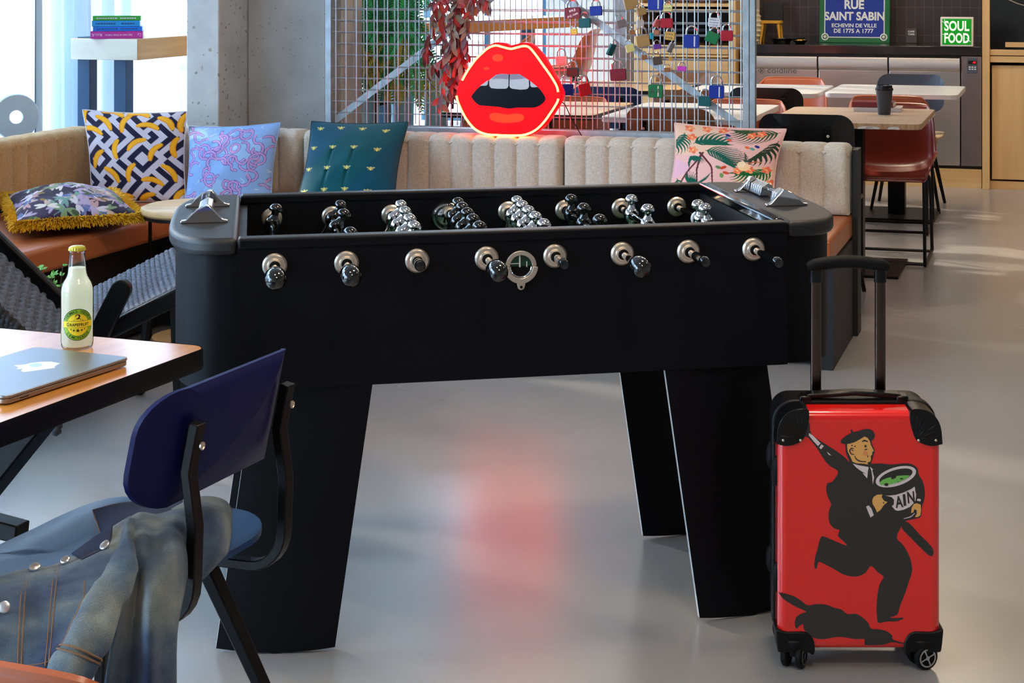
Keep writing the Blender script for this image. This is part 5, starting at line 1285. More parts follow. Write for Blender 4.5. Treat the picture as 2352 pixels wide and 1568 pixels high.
for tx, ya, yb2, xa, xb in (('RUE', 0, 21, 1939, 1984), ('SAINT SABIN', 27, 47, 1893, 2031), ('ECHEVIN DE VILLE', 54, 63, 1910, 2013), ('DE 1775 A 1777', 66, 76, 1915, 2006)):
    u = sgw/162.; fit_text(mb, tx, XZ @ Matrix.Translation((((xa+xb)/2-1962)*u, (sz_(ya)+sz_(yb2))/2, .0031)), (xb-xa)*u, sz_(ya)-sz_(yb2), .034 if 'RUE' in tx or 'SAB' in tx else .024)
mb.build('lettering', ENW, sg, fix=False)
# soul food light box
q0 = rr(2199, 113, KY+.03); bw = kx(2236, KY+.03, 70)-kx(2161, KY+.03, 70); bh = rr(2199, 39, KY+.03).z-q0.z
sf = room_thing('light_box_sign', 'small square light box sign with white lettering on green, right end of the worktop', 'sign', q0.x, KY+.0, zc1)
bh = rr(2199, 39, KY).z-zc1+.0
mb = MB(); mb.box((-bw/2, -.035, .0), (bw/2, .035, bh)); mb.build('white_frame', pm('white_lightbox_frame', (226, 214, 200), .4), sf, bevel=.004)
mb = MB(); mb.box((-bw/2+.012, -.0372, .012), (bw/2-.012, -.034, bh-.012)); mb.build('green_face', emis('lit_green_face', (24, 150, 40), .32), sf)
mb = MB()
for tx, zf in (('SOUL', .70), ('FOOD', .29)): fit_text(mb, tx, XZ @ Matrix.Translation((0, bh*zf, .0376)), bw*.76, bh*.35, .03)
mb.build('lettering', emis('lit_white_letters', (230, 240, 226), .5), sf, fix=False)
mb = MB()
for (a, b) in (((-.44, .86), (-.30, .74)), ((-.38, .92), (-.33, .70)), ((-.44, .42), (-.34, .40)), ((.30, .30), (.42, .16))): mb.bar((a[0]*bw, -.0376, a[1]*bh), (b[0]*bw, -.0376, b[1]*bh), .0008, .003, (0, 0, 1))
mb.build('crack_lines', MATS['lit_white_letters'], sf)
# smaller things on the worktop
def on_top(name, label, cat, px, dy, group=None): return room_thing(name, label, cat, kx(px, KY+dy, 90), KY+dy, zc1, group=group)
t = on_top('ribbed_vase', 'cream ribbed vase at the left end of the worktop', 'vase', 1722, .30)
mb = MB(); mb.lathe([(.05, 0)]+[(.085+.006*math.cos(k*2.1)-.02*((k-9)/9)**2, .01+k*.0118) for k in range(19)]+[(.055, .235), (.05, .23)], 28); mb.build('vase_body', pm('cream_ceramic', (222, 212, 184), .6), t)
t = on_top('toy_chair', 'little yellow toy chair with a black back on the worktop', 'chair', 1772, .34)
YW = pm('yellow_paint', (220, 166, 52), .4)
mb = MB(); mb.prism(rrect(.155, .13, .03, 4), .135, .155); mb.build('seat', YW, t, bevel=.003)
for sx_, sy_ in ((-1, -1), (1, -1), (1, 1), (-1, 1)):
    mb = MB(); mb.cyl((sx_*.055, sy_*.045, .137), (sx_*.07, sy_*.058, 0), .012, .007, 10); mb.build('leg', YW, t)
mb = MB(); mb.box((-.075, .058, .15), (.075, .07, .285)); mb.build('backrest', BLKW, t, bevel=.004)
t = on_top('black_pan', 'shallow black pan with cooking things left of the street sign', 'pan', 1795, .16)
mb = MB(); mb.lathe([(.06, 0), (.075, .035), (.078, .035), (.074, .03), (.06, .006), (.001, .006)], 24); mb.build('pan_body', BPLASTIC, t)
mb = MB(); mb.cyl((.07, -.01, .03), (.17, -.03, .045), .008, n=8); mb.build('handle', BPLASTIC, t)
t = on_top('snack_bowl', 'bowl of yellow snacks beside the black pan', 'bowl', 1838, .15)
mb = MB(); mb.lathe([(.03, 0), (.052, .022), (.054, .022), (.04, .01), (.001, .008)], 20); mb.build('bowl_body', BPLASTIC, t)
mb = MB(); rs = random.Random(6)
for k in range(26): a = rs.random()*6.3; r = .035*rs.random()**.5; mb.ell((r*math.cos(a), r*math.sin(a), .020+.008*rs.random()), (.008, .006, .005), 6, 4)
mb.build('snacks', pm('yellow_snacks', (206, 160, 74), .7), t)['kind'] = 'stuff'
t = on_top('paper_bag', 'small grey paper bag with white print between the two signs', 'bag', 2094, .45)
mb = MB(); mb.box((-.04, -.03, 0), (.04, .03, .105)); mb.build('bag_body', pm('grey_paper', (74, 66, 66), .7), t, bevel=.004)
mb = MB(); fit_text(mb, 'CAFE', XZ @ Matrix.Translation((0, .083, .0305)), .045, .012, .03); fit_text(mb, 'TAKE', XZ @ Matrix.Translation((0, .064, .0305)), .045, .012, .03); mb.build('print', WHITE, t, fix=False)
# tall unit at the right
ux0 = kx(2257); un = room_thing('oven_cabinet', 'tall beech unit with built-in black oven at the right edge', 'cabinet', ux0, KY-.02)
uw = .85
mb = MB(); mb.box((0, -.03, 0), (kx(2274)-ux0, .6, 2.4)); mb.box((uw-.04, 0, 0), (uw, .6, 2.4)); mb.build('side_panel', BEECH, un, bevel=.002)
tk = kx(2274)-ux0
def uz(py): return rr(2310, py, KY).z
for a, b in ((uz(143), uz(129)), (uz(127), uz(114))):
    mb = MB(); mb.box((tk, -.012, a), (uw-.04, .6, b)); mb.build('shelf_board', BEECHX, un, bevel=.002)
mb = MB(); mb.box((tk+.012, .012, uz(412)), (uw-.05, .03, uz(150))); mb.build('door', BEECH, un, bevel=.002)
mb = MB(); mb.box((tk, .02, 0), (uw-.04, .55, uz(416))); mb.build('plinth', BEECHX, un)
mb = MB(); mb.box((tk, .04, uz(114)), (uw-.04, .6, 2.3)); ov = mb.build('oven', pm('black_oven_glass', (14, 13, 16), .12, coat=.5), un)
mb = MB(); mb.box((tk+.10, -.008, uz(108)), (uw-.06, .04, uz(97))); mb.build('oven_shelf', BEECHX, ov, bevel=.002)
mb = MB(); mb.tube([Vector(p) for p in cr1([(tk+.11, .03, uz(-2)), (tk+.22, .03, uz(12)), (tk+.40, .03, uz(18)), (tk+.6, .03, uz(12))], 6)], .003, 6); mb.build('handle', STEEL, ov)

# ================================================================= on the table with the cup
cup = thing('coffee_cup', 'dark takeaway coffee cup with black lid on the chipped table', 'cup', on(2031, 263, .75), 0)
mb = MB(); mb.lathe([(.029, 0), (.030, .002), (.041, .122), (.001, .122)], 28); mb.build('cup_body', pm('charcoal_card', (50, 52, 58), .6), cup)
mb = MB(); mb.lathe([(.0435, .119), (.0445, .124), (.0435, .129), (.040, .131), (.0385, .144), (.036, .145), (.034, .141), (.001, .141)], 28); mb.build('lid', BPLASTIC, cup)
def book(name, label, loc, rz, w, d, h, cover, group, M=None, pages=True, title=None, tcol=None, spine_front=True):
    t = thing(name, label, 'book', loc, rz, group, M)
    mb = MB(); mb.box((-w/2, -d/2, 0), (w/2, d/2, .0018)); mb.box((-w/2, -d/2, h-.0018), (w/2, d/2, h)); mb.box((-w/2, -d/2, 0), (w/2, -d/2+.002, h)); mb.build('cover', cover, t, bevel=.0006)
    mb = MB(); mb.box((-w/2+.003, -d/2+.002, .0018), (w/2-.003, d/2-.004, h-.0018)); mb.build('pages', pm('book_pages', (226, 216, 196), .8), t)
    if title:
        mb = MB()
        for tx, x0_, x1_ in title: fit_text(mb, tx, XZ @ Matrix.Translation(((x0_+x1_)/2*w, h/2, d/2+.0006)) @ Matrix.Rotation(PI, 4, 'Z'), (x1_-x0_)*w, h*.36, .0)
        mb.build("title", tcol, t, fix=False)
    return t
b0_ = on(1975, 258, .75); gz = 'books on the chipped table'
w1 = (2079-1958)*(b0_.y+.05)/F
book('hardback_book', 'grey-white hardback lying under the red one by the cup', at((2079+1958)/2, 0, b0_.y+.08)*1 if False else Vector((at(2018, 0, b0_.y+.10).x, b0_.y+.10, .75)), RA+.03, .235, .17, .022, pm('pale_book_cover', (196, 188, 188), .5), gz)
book('hardback_book', 'red hardback lying on top of the grey-white one by the cup', Vector((at(2008, 0, b0_.y+.10).x, b0_.y+.10, .7722)), RA-.02, .205, .15, .026, pm('red_book_cover', (112, 14, 26), .5), gz)
# ================================================================= high table with books by the window
ht = thing('high_table', 'narrow high table with a thick pale wooden top and navy legs behind the banquette', 'table', R(-2.57, .62), RA)
HT = wood('ash_lit', (214, 200, 176), (234, 224, 204), 0, .6, .4, .2); HT2 = wood('ash_dark_end', (176, 122, 66), (200, 146, 88), 1, 1., .45, .1)  # light on the front is put into its paler colour; end face darker
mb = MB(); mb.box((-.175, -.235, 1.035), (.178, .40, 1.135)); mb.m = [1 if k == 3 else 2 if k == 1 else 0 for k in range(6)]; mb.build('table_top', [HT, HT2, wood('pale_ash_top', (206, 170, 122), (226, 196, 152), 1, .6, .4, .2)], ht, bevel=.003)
NAVY = pm('navy_metal', (14, 58, 92), .4, var=.05)
for x, y in ((-.13, -.165), (.055, -.15)):
    mb = MB(); mb.box((x-.033, y-.033, 0), (x+.033, y+.033, 1.035)); mb.build('leg', NAVY, ht, bevel=.003)
gz = 'books on the high table'; zz = 1.135; bc = R(-2.545, .47)
specs = [('thick magenta paperback at the bottom of the stack on the high table', .238, .15, .035, (190, 44, 150), [('Monica Ali', .03, .22), ('Sept mers et treize rivières', .28, .80), ('Co', .90, .97)], 0),
         ('bright blue paperback second from the bottom of the stack', .224, .145, .021, (20, 112, 214), None, .004),
         ('lighter blue paperback third in the stack, under the green one', .218, .145, .028, (32, 140, 206), None, -.004),
         ('green paperback on top of the stack on the high table', .218, .14, .022, (54, 160, 52), None, .0)]
tcol = pm('spine_lettering', (226, 200, 222), .5)
for lab, w, d, h, c, ti, dx in specs:
    t = book('paperback_book', lab, bc+Vector((dx, 0, zz-bc.z)), .20, w, d, h, pm('cover_%d_%d_%d' % c, c, .35, coat=.3), gz, title=None)
    if ti:
        mb = MB()
        for tx, a, b in ti: fit_text(mb, tx, XZ @ Matrix.Translation((-((a+b)/2-.5)*w*-1, h*.5, d/2+.0008)) @ Matrix.Rotation(PI, 4, 'Z'), (b-a)*w, h*.42, .004)
        mb.build('title', tcol, t, fix=False)
    else:
        mb = MB(); rs = random.Random(int(h*1e4)); x = -w*.42
        while x < w*.40:
            l = rs.uniform(.004, .012)
            if not (-.02*w < x < .06*w): mb.poly([(x, h*.38), (x+l, h*.38), (x+l, h*.6), (x, h*.6)], XZ, d/2+.0008)
            x += l+.003
        mb.build('title', tcol if c[0] > 30 and c[1] > 150 else pm('dark_spine_print', (16, 60, 110), .5), t, fix=False)
    zz += h+.0004
t = thing('slate_notebook', 'thin dark notebook sticking out left of the book stack on the high table', 'notebook', R(-2.665, .47, 1.1352), RA, )
mb = MB(); mb.box((-.06, -.06, 0), (.035, .06, .006)); mb.build('cover', pm('slate_cover', (70, 92, 116), .5), t, bevel=.001)
vq = rx(35, 268, -2.72)
t = room_thing('round_disc', 'round grey disc with a hole standing behind the tan backrest at the left edge', 'fan', -2.72, vq.y, vq.z)  # grey ring set inside the curtain; stand and base added to carry it
mb = MB(); mb.cyl((.0, 0, -vq.z), (.0, 0, -.11), .012); mb.build('stand', pm('pale_grey_plastic', (196, 210, 218), .5), t)
mb = MB(); mb.cyl((.0, 0, -vq.z), (.0, 0, -vq.z+.02), .10, n=28); mb.build('base', MATS['pale_grey_plastic'], t)
mb = MB(); o_ = [(.118*math.cos(2*PI*k/40), .118*math.sin(2*PI*k/40)) for k in range(40)]
mb.lathe([(.030, 0), (.030, .02), (.098, .02), (.102, .01), (.098, 0), (.030, 0)], 40, (0, 0, 0), (.75, -.66, 0), False); mb.build('ring_disc', pm('pale_grey_plastic', (196, 210, 218), .5), t)

# ================================================================= round side table, lounge chair, shrub
sc_ = at(452, 480, 6.40); sc_.z = 0
st_ = thing('side_table', 'round wooden side table on thin black legs, half hidden by the table football', 'table', sc_)
mb = MB(); mb.lathe([(.195, .538), (.205, .546), (.207, .556), (.203, .566), (.19, .571), (.001, .571)], 40); mb.build('table_top', wood('light_oak', (214, 174, 116), (232, 198, 146), 0, .8, .4, .2), st_)
mb = MB(); mb.lathe([(.19, .526), (.198, .526), (.198, .538), (.19, .538)], 40, caps=False); mb.build('ring', BLACKM, st_)
for k in range(3):
    a = PI+2*PI*k/3-.2; mb = MB(); mb.cyl((.19*math.cos(a), .19*math.sin(a), .53), (.19*math.cos(a), .19*math.sin(a), 0), .007, n=8); mb.build('leg', BLACKM, st_)
mb = MB(); mb.lathe([(.001, .06), (.165, .06), (.17, .07), (.165, .08), (.001, .08)], 36); mb.build('lower_shelf', MATS['light_oak'], st_)
DL0 = 5.0; lo = at(200, 770, DL0); lo.z = 0
lg = thing('lounge_chair', 'low black lounge chair woven with dark rope behind the front table', 'lounge chair', lo)
vv = Vector((-.2, .66, 0))                                          # from the near side of the seat to its far side
def A_(px, py, D=DL0): return at(px, py, D)
def lbar(name, a, b, w, h, m=BLACK, bev=.008):
    mb = MB(); mb.bar(a, b, w, h); return mb.build(name, m, lg, world=True, bevel=bev, seg=3)
b0_, b1_ = A_(-130, 443, 5.2), A_(196, 762, 5.2)
lbar('back_rail', b0_, b1_, .035, .070)
s0, s1 = A_(205, 782), A_(425, 672)
lbar('seat_rail', s0, s1, .03, .050); lbar('seat_rail', s0+vv, s1+vv, .03, .050); lbar('front_rail', s1, s1+vv, .03, .05)
arm0, arm1 = A_(196, 830, 4.95), A_(279, 664, 4.95)
mb = MB(); d = (arm1-arm0).normalized(); up = Vector((0, 1, 0)); sd_ = d.cross(up).normalized(); P = []
o_ = [(-.5, -1), (.5, -1)]; L_ = (arm1-arm0).length; out = [(-.029, 0), (.029, 0)]+[(.029*math.cos(PI*k/10), L_+.029*math.sin(PI*k/10)) for k in range(11)]
a = [mb.p(arm0+sd_*x+d*y-up*.016) for x, y in out]; b = [mb.p(arm0+sd_*x+d*y+up*.016) for x, y in out]; mb.skin([a, b]); mb.build('arm', BLACK, lg, world=True, bevel=.004)
for p, f in ((s1, None),):
    e = Vector((p.x+.02, p.y, 0.0)) if f is None else Vector((f.x, f.y, .0)); lbar('leg', p, e, .03, .04, bev=.004); lbar('leg', p+vv, e+vv, .03, .04, bev=.004)
fq = on(322, 893, .02); mb = MB(); mb.ell(fq, (.020, .020, .020), 16, 10); ft = mb.build('foot', BRUBBER, lg, world=True); lbar('rear_leg', fq, Vector((fq.x+.02, fq.y+.05, .36)), .022, .022, bev=.003)
ROPE = pm('rope_lit', (92, 100, 116), .75, var=.35, vs=90, bump=.5, bs=900); ROPEB = pm('rope_dark_side', (22, 23, 30), .7, var=.4, vs=90, bump=.5, bs=900)  # same rope: seat and back coloured as lit, outer side left dark
def weave(name, m, a, b, c, d_, nu, nv, r, sag=0., seg=8):
    """rope webbing over the world quad a b c d_: nu strands run a->b, nv run a->d_"""
    a, b, c, d_ = map(Vector, (a, b, c, d_)); n = (b-a).cross(d_-a).normalized(); mb = MB()
    def S_(u, v): return (a*(1-u)+b*u)*(1-v)+(d_*(1-u)+c*u)*v-Vector((0, 0, sag))*math.sin(PI*u)*math.sin(PI*v)
    for i in range(nu):
        v = (i+.5)/nu; mb.tube([S_(j/(nv*seg/2), v)+n*(r*.8*math.sin(PI*(j/seg*2*1.)+(i % 2)*PI)) for j in range(int(nv*seg/2)+1)], r, 7)
    for i in range(nv):
        u = (i+.5)/nv; mb.tube([S_(u, j/(nu*seg/2))-n*(r*.8*math.sin(PI*(j/seg*2)+(i % 2)*PI)) for j in range(int(nu*seg/2)+1)], r*1.25, 6)
    return mb.build(name, m, lg, world=True, smooth=180)
weave('rope_seat', ROPE, s0+Vector((0, 0, .02)), s1+Vector((0, 0, .02)), s1+vv+Vector((0, 0, .02)), s0+vv+Vector((0, 0, .02)), 26, 18, .0075, .04)
weave('rope_back', ROPE, b0_-Vector((0, 0, .02)), b1_-Vector((0, 0, .02)), b1_-vv-Vector((0, 0, .02)), b0_-vv-Vector((0, 0, .02)), 20, 18, .0085, .0)
weave('rope_side', ROPEB, b0_-vv+Vector((-.02, -.03, .02)), b1_-vv+Vector((-.02, -.03, .02)), b1_-vv-Vector((.05, .06, .12)), b0_-vv-Vector((.05, .06, .12)), 10, 40, .0085, .0)
sp0 = on(115, 700, .0); sp0 = at(112, 0, 5.74); sp0.z = 0
sb = thing('potted_shrub', 'small bright green shrub under the banquette, behind the rope chair', 'plant', sp0)
mb = MB(); mb.lathe([(.06, 0), (.08, .14), (.084, .14), (.075, .12), (.001, .11)], 20); mb.build('pot', BPLASTIC, sb)
mb = MB(); stm = MB(); rs = random.Random(12)
for k in range(60):
    a = rs.uniform(0, 6.3); r = rs.uniform(.02, .13); tip = Vector((r*math.cos(a), r*math.sin(a)*.8, .24+rs.uniform(.04, .22)))
    P = [Vector(p) for p in cr1([(0, 0, .12), tip*.55+Vector((0, 0, .03)), tip], 5)]; stm.tube(P, .0018, 4)
    for p in P[3:]:
        for q in range(4):
            dv = Vector((rs.uniform(-1, 1), rs.uniform(-1, 1), rs.uniform(.1, 1))).normalized()*rs.uniform(.012, .022); leaf(mb, p, p+dv, .0042, (0, -1, .4), n=2)
stm.build('stems', pm('fern_stem', (70, 62, 40)), sb); mb.build('leaves', pm('bright_shrub_leaf', (136, 214, 120), .5, var=.25), sb, smooth=180, fix=False)

# ================================================================= front table, laptop, bottle
TA = rad(-20); TC = Vector((-.742, 3.147, 0))
ftb = thing('front_table', 'front left wooden table with a black edge carrying the laptop and bottle', 'table', TC, TA)
OAK = wood('oiled_oak', (190, 118, 42), (214, 146, 66), 1, .8, .2, .42)
def rc(w, d, r): return [(x-w/2, y-d/2) for x, y in rrect(w, d, r, 6)]
mb = MB(); mb.prism(rc(1.55, .88, .035), .7135, .75); top = mb.build('table_top', OAK, ftb, smooth=50, bevel=.0015)
o_ = rc(1.55, .88, .035); mb = MB(); cxm, cym = -.775, -.44
def off(p, e): x, y = p; return (cxm+(x-cxm)*(1+e/.775), cym+(y-cym)*(1+e/.44))
A = [[mb.p((*off(p, e), z)) for p in o_] for e, z in ((.0012, .712), (.0022, .716), (.0022, .745), (.0006, .7505))]; mb.skin(A, False); mb.build('edge_band', pm('black_table_edge', (9, 9, 11), .45, spec=.2), top)
for y in (-.40, ):
    a = Vector((-.06, -.40, .715)); mb = MB(); mb.bar(a, (-.70, -.40, 0.), .05, .05, up=(1, 0, .6)); mb.build('leg', BLACK, ftb, bevel=.003)
    mb = MB(); mb.bar((-1.49, -.40, .715), (-.85, -.40, 0.), .05, .05, up=(1, 0, .6)); mb.build('leg', BLACK, ftb, bevel=.003)
mb = MB(); mb.box((-1.4, -.43, .68), (-.1, -.37, .7135)); mb.build('rail', BLACK, ftb)
mb = MB(); mb.bar(at(-330, 1120, 3.3), at(52, 1222, 3.18), .04, .034); mb.build('strut', BLACK, ftb, world=True, bevel=.003)
LAM = Matrix.Translation((-1.001, 2.891, .7505)) @ Matrix.Rotation(rad(67), 4, 'Z')
lp = thing('laptop', 'closed grey laptop with a white torn sticker on the front table', 'laptop', M=LAM)
GREY = pm('space_grey_aluminium', (150, 152, 158), .34, .85, var=.03, vs=4); GREYS = pm('grey_aluminium_side', (158, 140, 128), .35, .7, var=.03)
mb = MB(); mb.prism(rrect(.302, .210, .012, 6), .0015, .0098); bs_ = mb.build('base', GREYS, lp, bevel=.002, seg=3)
mb = MB(); mb.prism(rrect(.304, .212, .012, 6), .0104, .0155); mb.build('lid', GREY, lp, bevel=.0018, seg=3)
mb = MB(); mb.prism(rrect(.298, .206, .011, 6), .0096, .0106); mb.build('gap', BLACKM, lp)
LI = LAM.inverted(); pts = [(230,435),(280,425),(400,420),(520,390),(700,370),(860,368),(1015,398),(960,425),(915,455),(935,472),(400,548),(345,520),(395,490),(300,498),(270,485),(320,470)]
mb = MB(); q = [LI @ on(x/7.35, 780+y/7.35, .7662) for x, y in pts]; mb.face([mb.p((p.x, p.y, .01565)) for p in q])
mb.build('sticker', pm('white_vinyl_sticker', (226, 230, 234), .5), lp, fix=False)
mb = MB(); mb.poly([(p.x, p.y) for p in [LI @ on(x/7.35, 780+y/7.35, .7662) for x, y in ((480,430),(600,395),(700,400),(720,430),(650,455),(520,460))]], Matrix.Identity(4), .01585); mb.build('sticker_mark', pm('pale_blue_vinyl', (176, 208, 222), .5), lp, fix=False)
mb = MB()
for x, r in ((-.125, .0018),): mb.cyl((-.1512, .055, .0058), (-.1504, .055, .0058), r, n=10)
mb.cyl((-.1512, -.088, .0058), (-.1502, -.088, .0058), .0018, n=12); mb.box((-.1512, -.07, .0045), (-.1502, -.058, .0072)); mb.box((-.12, -.1056, .0045), (-.1, -.1045, .006)); mb.build('ports', BLACKM, bs_)
BC = on(172, 803, .75); BC = Vector((-.983, 3.135, .7506))
bo = thing('lemonade_bottle', 'small glass bottle of cloudy lemonade with yellow cap on the front table', 'bottle', BC)
BG = thin_glass('bottle_glass', (.97, .99, .985), .05, .0)
prof = [(.0245, .0), (.0272, .002), (.0285, .006), (.0290, .014), (.0292, .10), (.0290, .108), (.0275, .116), (.0235, .124), (.0190, .130), (.0172, .138), (.0160, .150), (.0138, .172), (.0136, .1745), (.0146, .1755), (.0146, .178), (.0132, .179), (.0130, .181)]
mb = MB(); mb.lathe(prof, 40, caps=False); mb.lathe([(.0245, 0), (.018, .0025), (.0001, .003)], 40, caps=False); mb.build('glass', BG, bo, smooth=60)
def lemonade():
    m, nt, b = nodes('cloudy_lemonade'); n = _noise(nt, _coords(nt, 1.), 30., 2)
    col = _ramp(nt, n.outputs['Fac'], [(.3, lin((246, 244, 226))), (.7, lin((250, 248, 232)))]); nt.links.new(col, b.inputs['Base Color'])
    b.inputs['Roughness'].default_value = .3
    tl = nt.nodes.new('ShaderNodeBsdfTranslucent'); nt.links.new(col, tl.inputs[0]); mx = nt.nodes.new('ShaderNodeMixShader'); mx.inputs[0].default_value = .6
    nt.links.new(b.outputs[0], mx.inputs[1]); nt.links.new(tl.outputs[0], mx.inputs[2]); nt.links.new(mx.outputs[0], nt.nodes['Material Output'].inputs[0]); return m
lq = [(.0001, .0035), (.0235, .0045), (.0274, .010), (.0278, .10), (.0276, .107), (.0262, .1145), (.0224, .1225), (.0178, .129), (.0160, .137), (.0150, .1475), (.0150, .1478), (.0001, .1478)]
mb = MB(); mb.lathe(lq, 40, caps=False); mb.build('lemonade', lemonade(), bo, smooth=50)
mb = MB(); rings = []
for j, (r, z) in enumerate([(.0150, .1795), (.0152, .182), (.0144, .1855), (.0110, .1875), (.0001, .188)]):
    rings.append([mb.p(((r+(.0007*math.cos(21*2*PI*k/84) if j < 2 else 0))*math.cos(2*PI*k/84), (r+(.0007*math.cos(21*2*PI*k/84) if j < 2 else 0))*math.sin(2*PI*k/84), z)) for k in range(84)])
mb.skin(rings); mb.build('crown_cap', pm('yellow_cap_paint', (206, 196, 60), .35, .3, coat=.4), bo)
# label: flat drawing wrapped round the glass, facing the viewer
rl_ = .0294; a0 = math.atan2(-BC.y, -BC.x)+.04
def wrap(mb, lay):
    for k, v in enumerate(mb.v):
        a = a0+v.x/rl_; r = rl_+.0001*lay; mb.v[k] = Vector((r*math.cos(a), r*math.sin(a), .0475+v.y))
def disc(mb, r, n=48, rings=5):
    R_ = [[mb.p((r*q/rings*math.cos(2*PI*k/n), r*q/rings*math.sin(2*PI*k/n), 0)) for k in range(n)] for q in range(1, rings+1)]; mb.skin(R_, False); mb.face(R_[0])
I4 = Matrix.Identity(4)
LGR = pm('label_green', (140, 196, 40), .4); LDG = pm('label_dark_green', (22, 52, 26), .4); LYE = pm('label_yellow', (244, 226, 48), .4)
lb = None
for lay, (r, m, nm2) in enumerate(((.0290, LDG, 'label'), (.0278, LGR, 'label_ring'), (.0206, LDG, 'label_line'), (.0200, LYE, 'label_centre'))):
    mb = MB(); disc(mb, r); wrap(mb, lay+1); o = mb.build(nm2, m, bo if lb is None else lb, fix=False, smooth=180)
    if lb is None: lb = o
def strip(mb, x0, x1, ya, yb2, n=16): mb.grid([[(x0+(x1-x0)*k/n, ya, 0) for k in range(n+1)], [(x0+(x1-x0)*k/n, yb2, 0) for k in range(n+1)]])
mb = MB(); strip(mb, -.0282, .0282, -.0056, .0068); wrap(mb, 6); mb.build('label_banner_edge', LDG, lb, fix=False)
mb = MB(); strip(mb, -.0278, .0278, -.0051, .0063); wrap(mb, 7); mb.build('label_banner', LYE, lb, fix=False)
mb = MB()
def arc_text(mb, tx, r, size, mid, span, top=True):
    n = len(tx)
    for k, ch in enumerate(tx):
        if ch == ' ': continue
        q = (k/(n-1)-.5)*span; a = mid-q if top else mid+q
        M_ = Matrix.Translation((r*math.cos(a), r*math.sin(a), 0)) @ Matrix.Rotation(a-PI/2 if top else a+PI/2, 4, 'Z')
        put_text(mb, ch, M_, size*.94, .006)
arc_text(mb, 'THOMAS HENRY', .0242, .0080, PI/2, 2.28); arc_text(mb, 'LEMONADE', .0242, .0078, -PI/2, 1.7, False)
fit_text(mb, 'G', Matrix.Translation((-.0178, .0006, 0)), .0050, .0072, .02); fit_text(mb, 'RAPEFRUIT', Matrix.Translation((.0030, .0000, 0)), .0340, .0054, .02)
for x, y, s_ in ((0, -.0105, .0040), (-.0068, -.0100, .0027), (.0068, -.0100, .0027), (-.0118, -.0082, .0017), (.0118, -.0082, .0017)):
    mb.face([mb.p((x+s_*(1 if k % 2 == 0 else .42)*math.sin(PI*k/5), y+s_*(1 if k % 2 == 0 else .42)*math.cos(PI*k/5), 0)) for k in range(10)])
wrap(mb, 9); mb.build('label_lettering', LDG, lb, fix=False)
mb = MB()
for out in ([(-.009, .0066), (-.006, .009), (-.002, .0102), (-.0022, .012), (-.0042, .0125), (-.0038, .0148), (-.0046, .0168), (-.003, .0186), (.0012, .0192), (.004, .0178), (.0042, .0150), (.0030, .0118), (.0056, .0098), (.0092, .0082), (.0108, .0066)],): mb.poly(out, I4)
wrap(mb, 6); mb.build('label_portrait', pm('label_ink', (24, 26, 22), .5), lb, fix=False)
mb = MB(); mb.poly([(-.0040, .0130), (-.0036, .0150), (-.0022, .0172), (.0006, .0176), (.0016, .0150), (.0006, .0128), (-.0016, .0118)], I4); wrap(mb, 7.5); mb.build('label_face', LYE, lb, fix=False)

# ================================================================= blue chair and denim jacket
bch = ply_chair('front blue plywood chair with a denim jacket on its seat', Vector((-.807, 2.845, 0)), rad(70), BLUW, pm('deep_blue_ply', (9, 13, 72), .45, var=.1, vs=4, spec=.22), BLACKM, gch, ztop=.797, hb=.19, sup=.135, sy=.036, zs=.482, sl_=.036, curve=.072)
def denim():
    m, nt, b = nodes('washed_denim'); v = _coords(nt, 1.)
    n1 = _noise(nt, v, 7., 4); n2 = _noise(nt, _coords(nt, (900, 900, 900)), 1., 2)
    c1 = _ramp(nt, n1.outputs['Fac'], [(.36, lin((42, 62, 98))), (.5, lin((80, 102, 124))), (.66, lin((132, 144, 142)))])
    c2 = _ramp(nt, n2.outputs['Fac'], [(.35, (.55, .55, .58)), (.65, (1.2, 1.2, 1.15))])
    mx = nt.nodes.new('ShaderNodeMix'); mx.data_type = 'RGBA'; mx.blend_type = 'MULTIPLY'; mx.inputs[0].default_value = .8
    nt.links.new(c1, mx.inputs[6]); nt.links.new(c2, mx.inputs[7]); nt.links.new(mx.outputs[2], b.inputs['Base Color'])
    b.inputs['Roughness'].default_value = .9; b.inputs['Specular IOR Level'].default_value = .2; b.inputs['Sheen Weight'].default_value = .2
    _bump(nt, b, n2.outputs['Fac'], .7, .0015); return m
DEN = denim(); DEND = pm('dark_denim', (34, 46, 78), .9, var=.25, vs=20, bump=.4, bs=900); TANS = pm('tan_stitching', (128, 98, 74), .8)
jk = thing('denim_jacket', 'washed blue denim jacket draped over the seat of the front blue chair', 'jacket', at(250, 1400, 2.62))
def cloth(name, G, m, n=10, w=.009, seed=0, th=.004, sc=9., seams=()):
    P = patch([[tuple(at(*q)) for q in r] for r in G], n, n); off_ = Vector((seed*3.1, seed, 0))
    R_, Cn = len(P), len(P[0])
    for i in range(R_):
        for j in range(Cn):
            q = P[i][j]; P[i][j] = q+Vector((.2, -.9, .4))*(w*noise.noise(q*sc+off_)+w*.5*noise.noise(q*sc*2.7+off_)+w*.8*noise.noise(Vector((q.x*38, q.y*20, q.z*7))+off_))
    mb = MB(); mb.grid(P); o = mb.build(name, m, jk, world=True, smooth=180, solid=th, fix=True)
    sm = MB()
    for kind, f, a, b in seams:
        if kind == 'c': j = int(f*(Cn-1)); L_ = [P[i][j] for i in range(int(a*(R_-1)), int(b*(R_-1))+1)]
        else: i = int(f*(R_-1)); L_ = [P[i][j] for j in range(int(a*(Cn-1)), int(b*(Cn-1))+1)]
        sm.tube([q+Vector((.0006, -.0026, .0012)) for q in L_], .0011, 5)
    if seams: sm.build('stitched_seam', TANS, o, world=True, smooth=180)
    return P
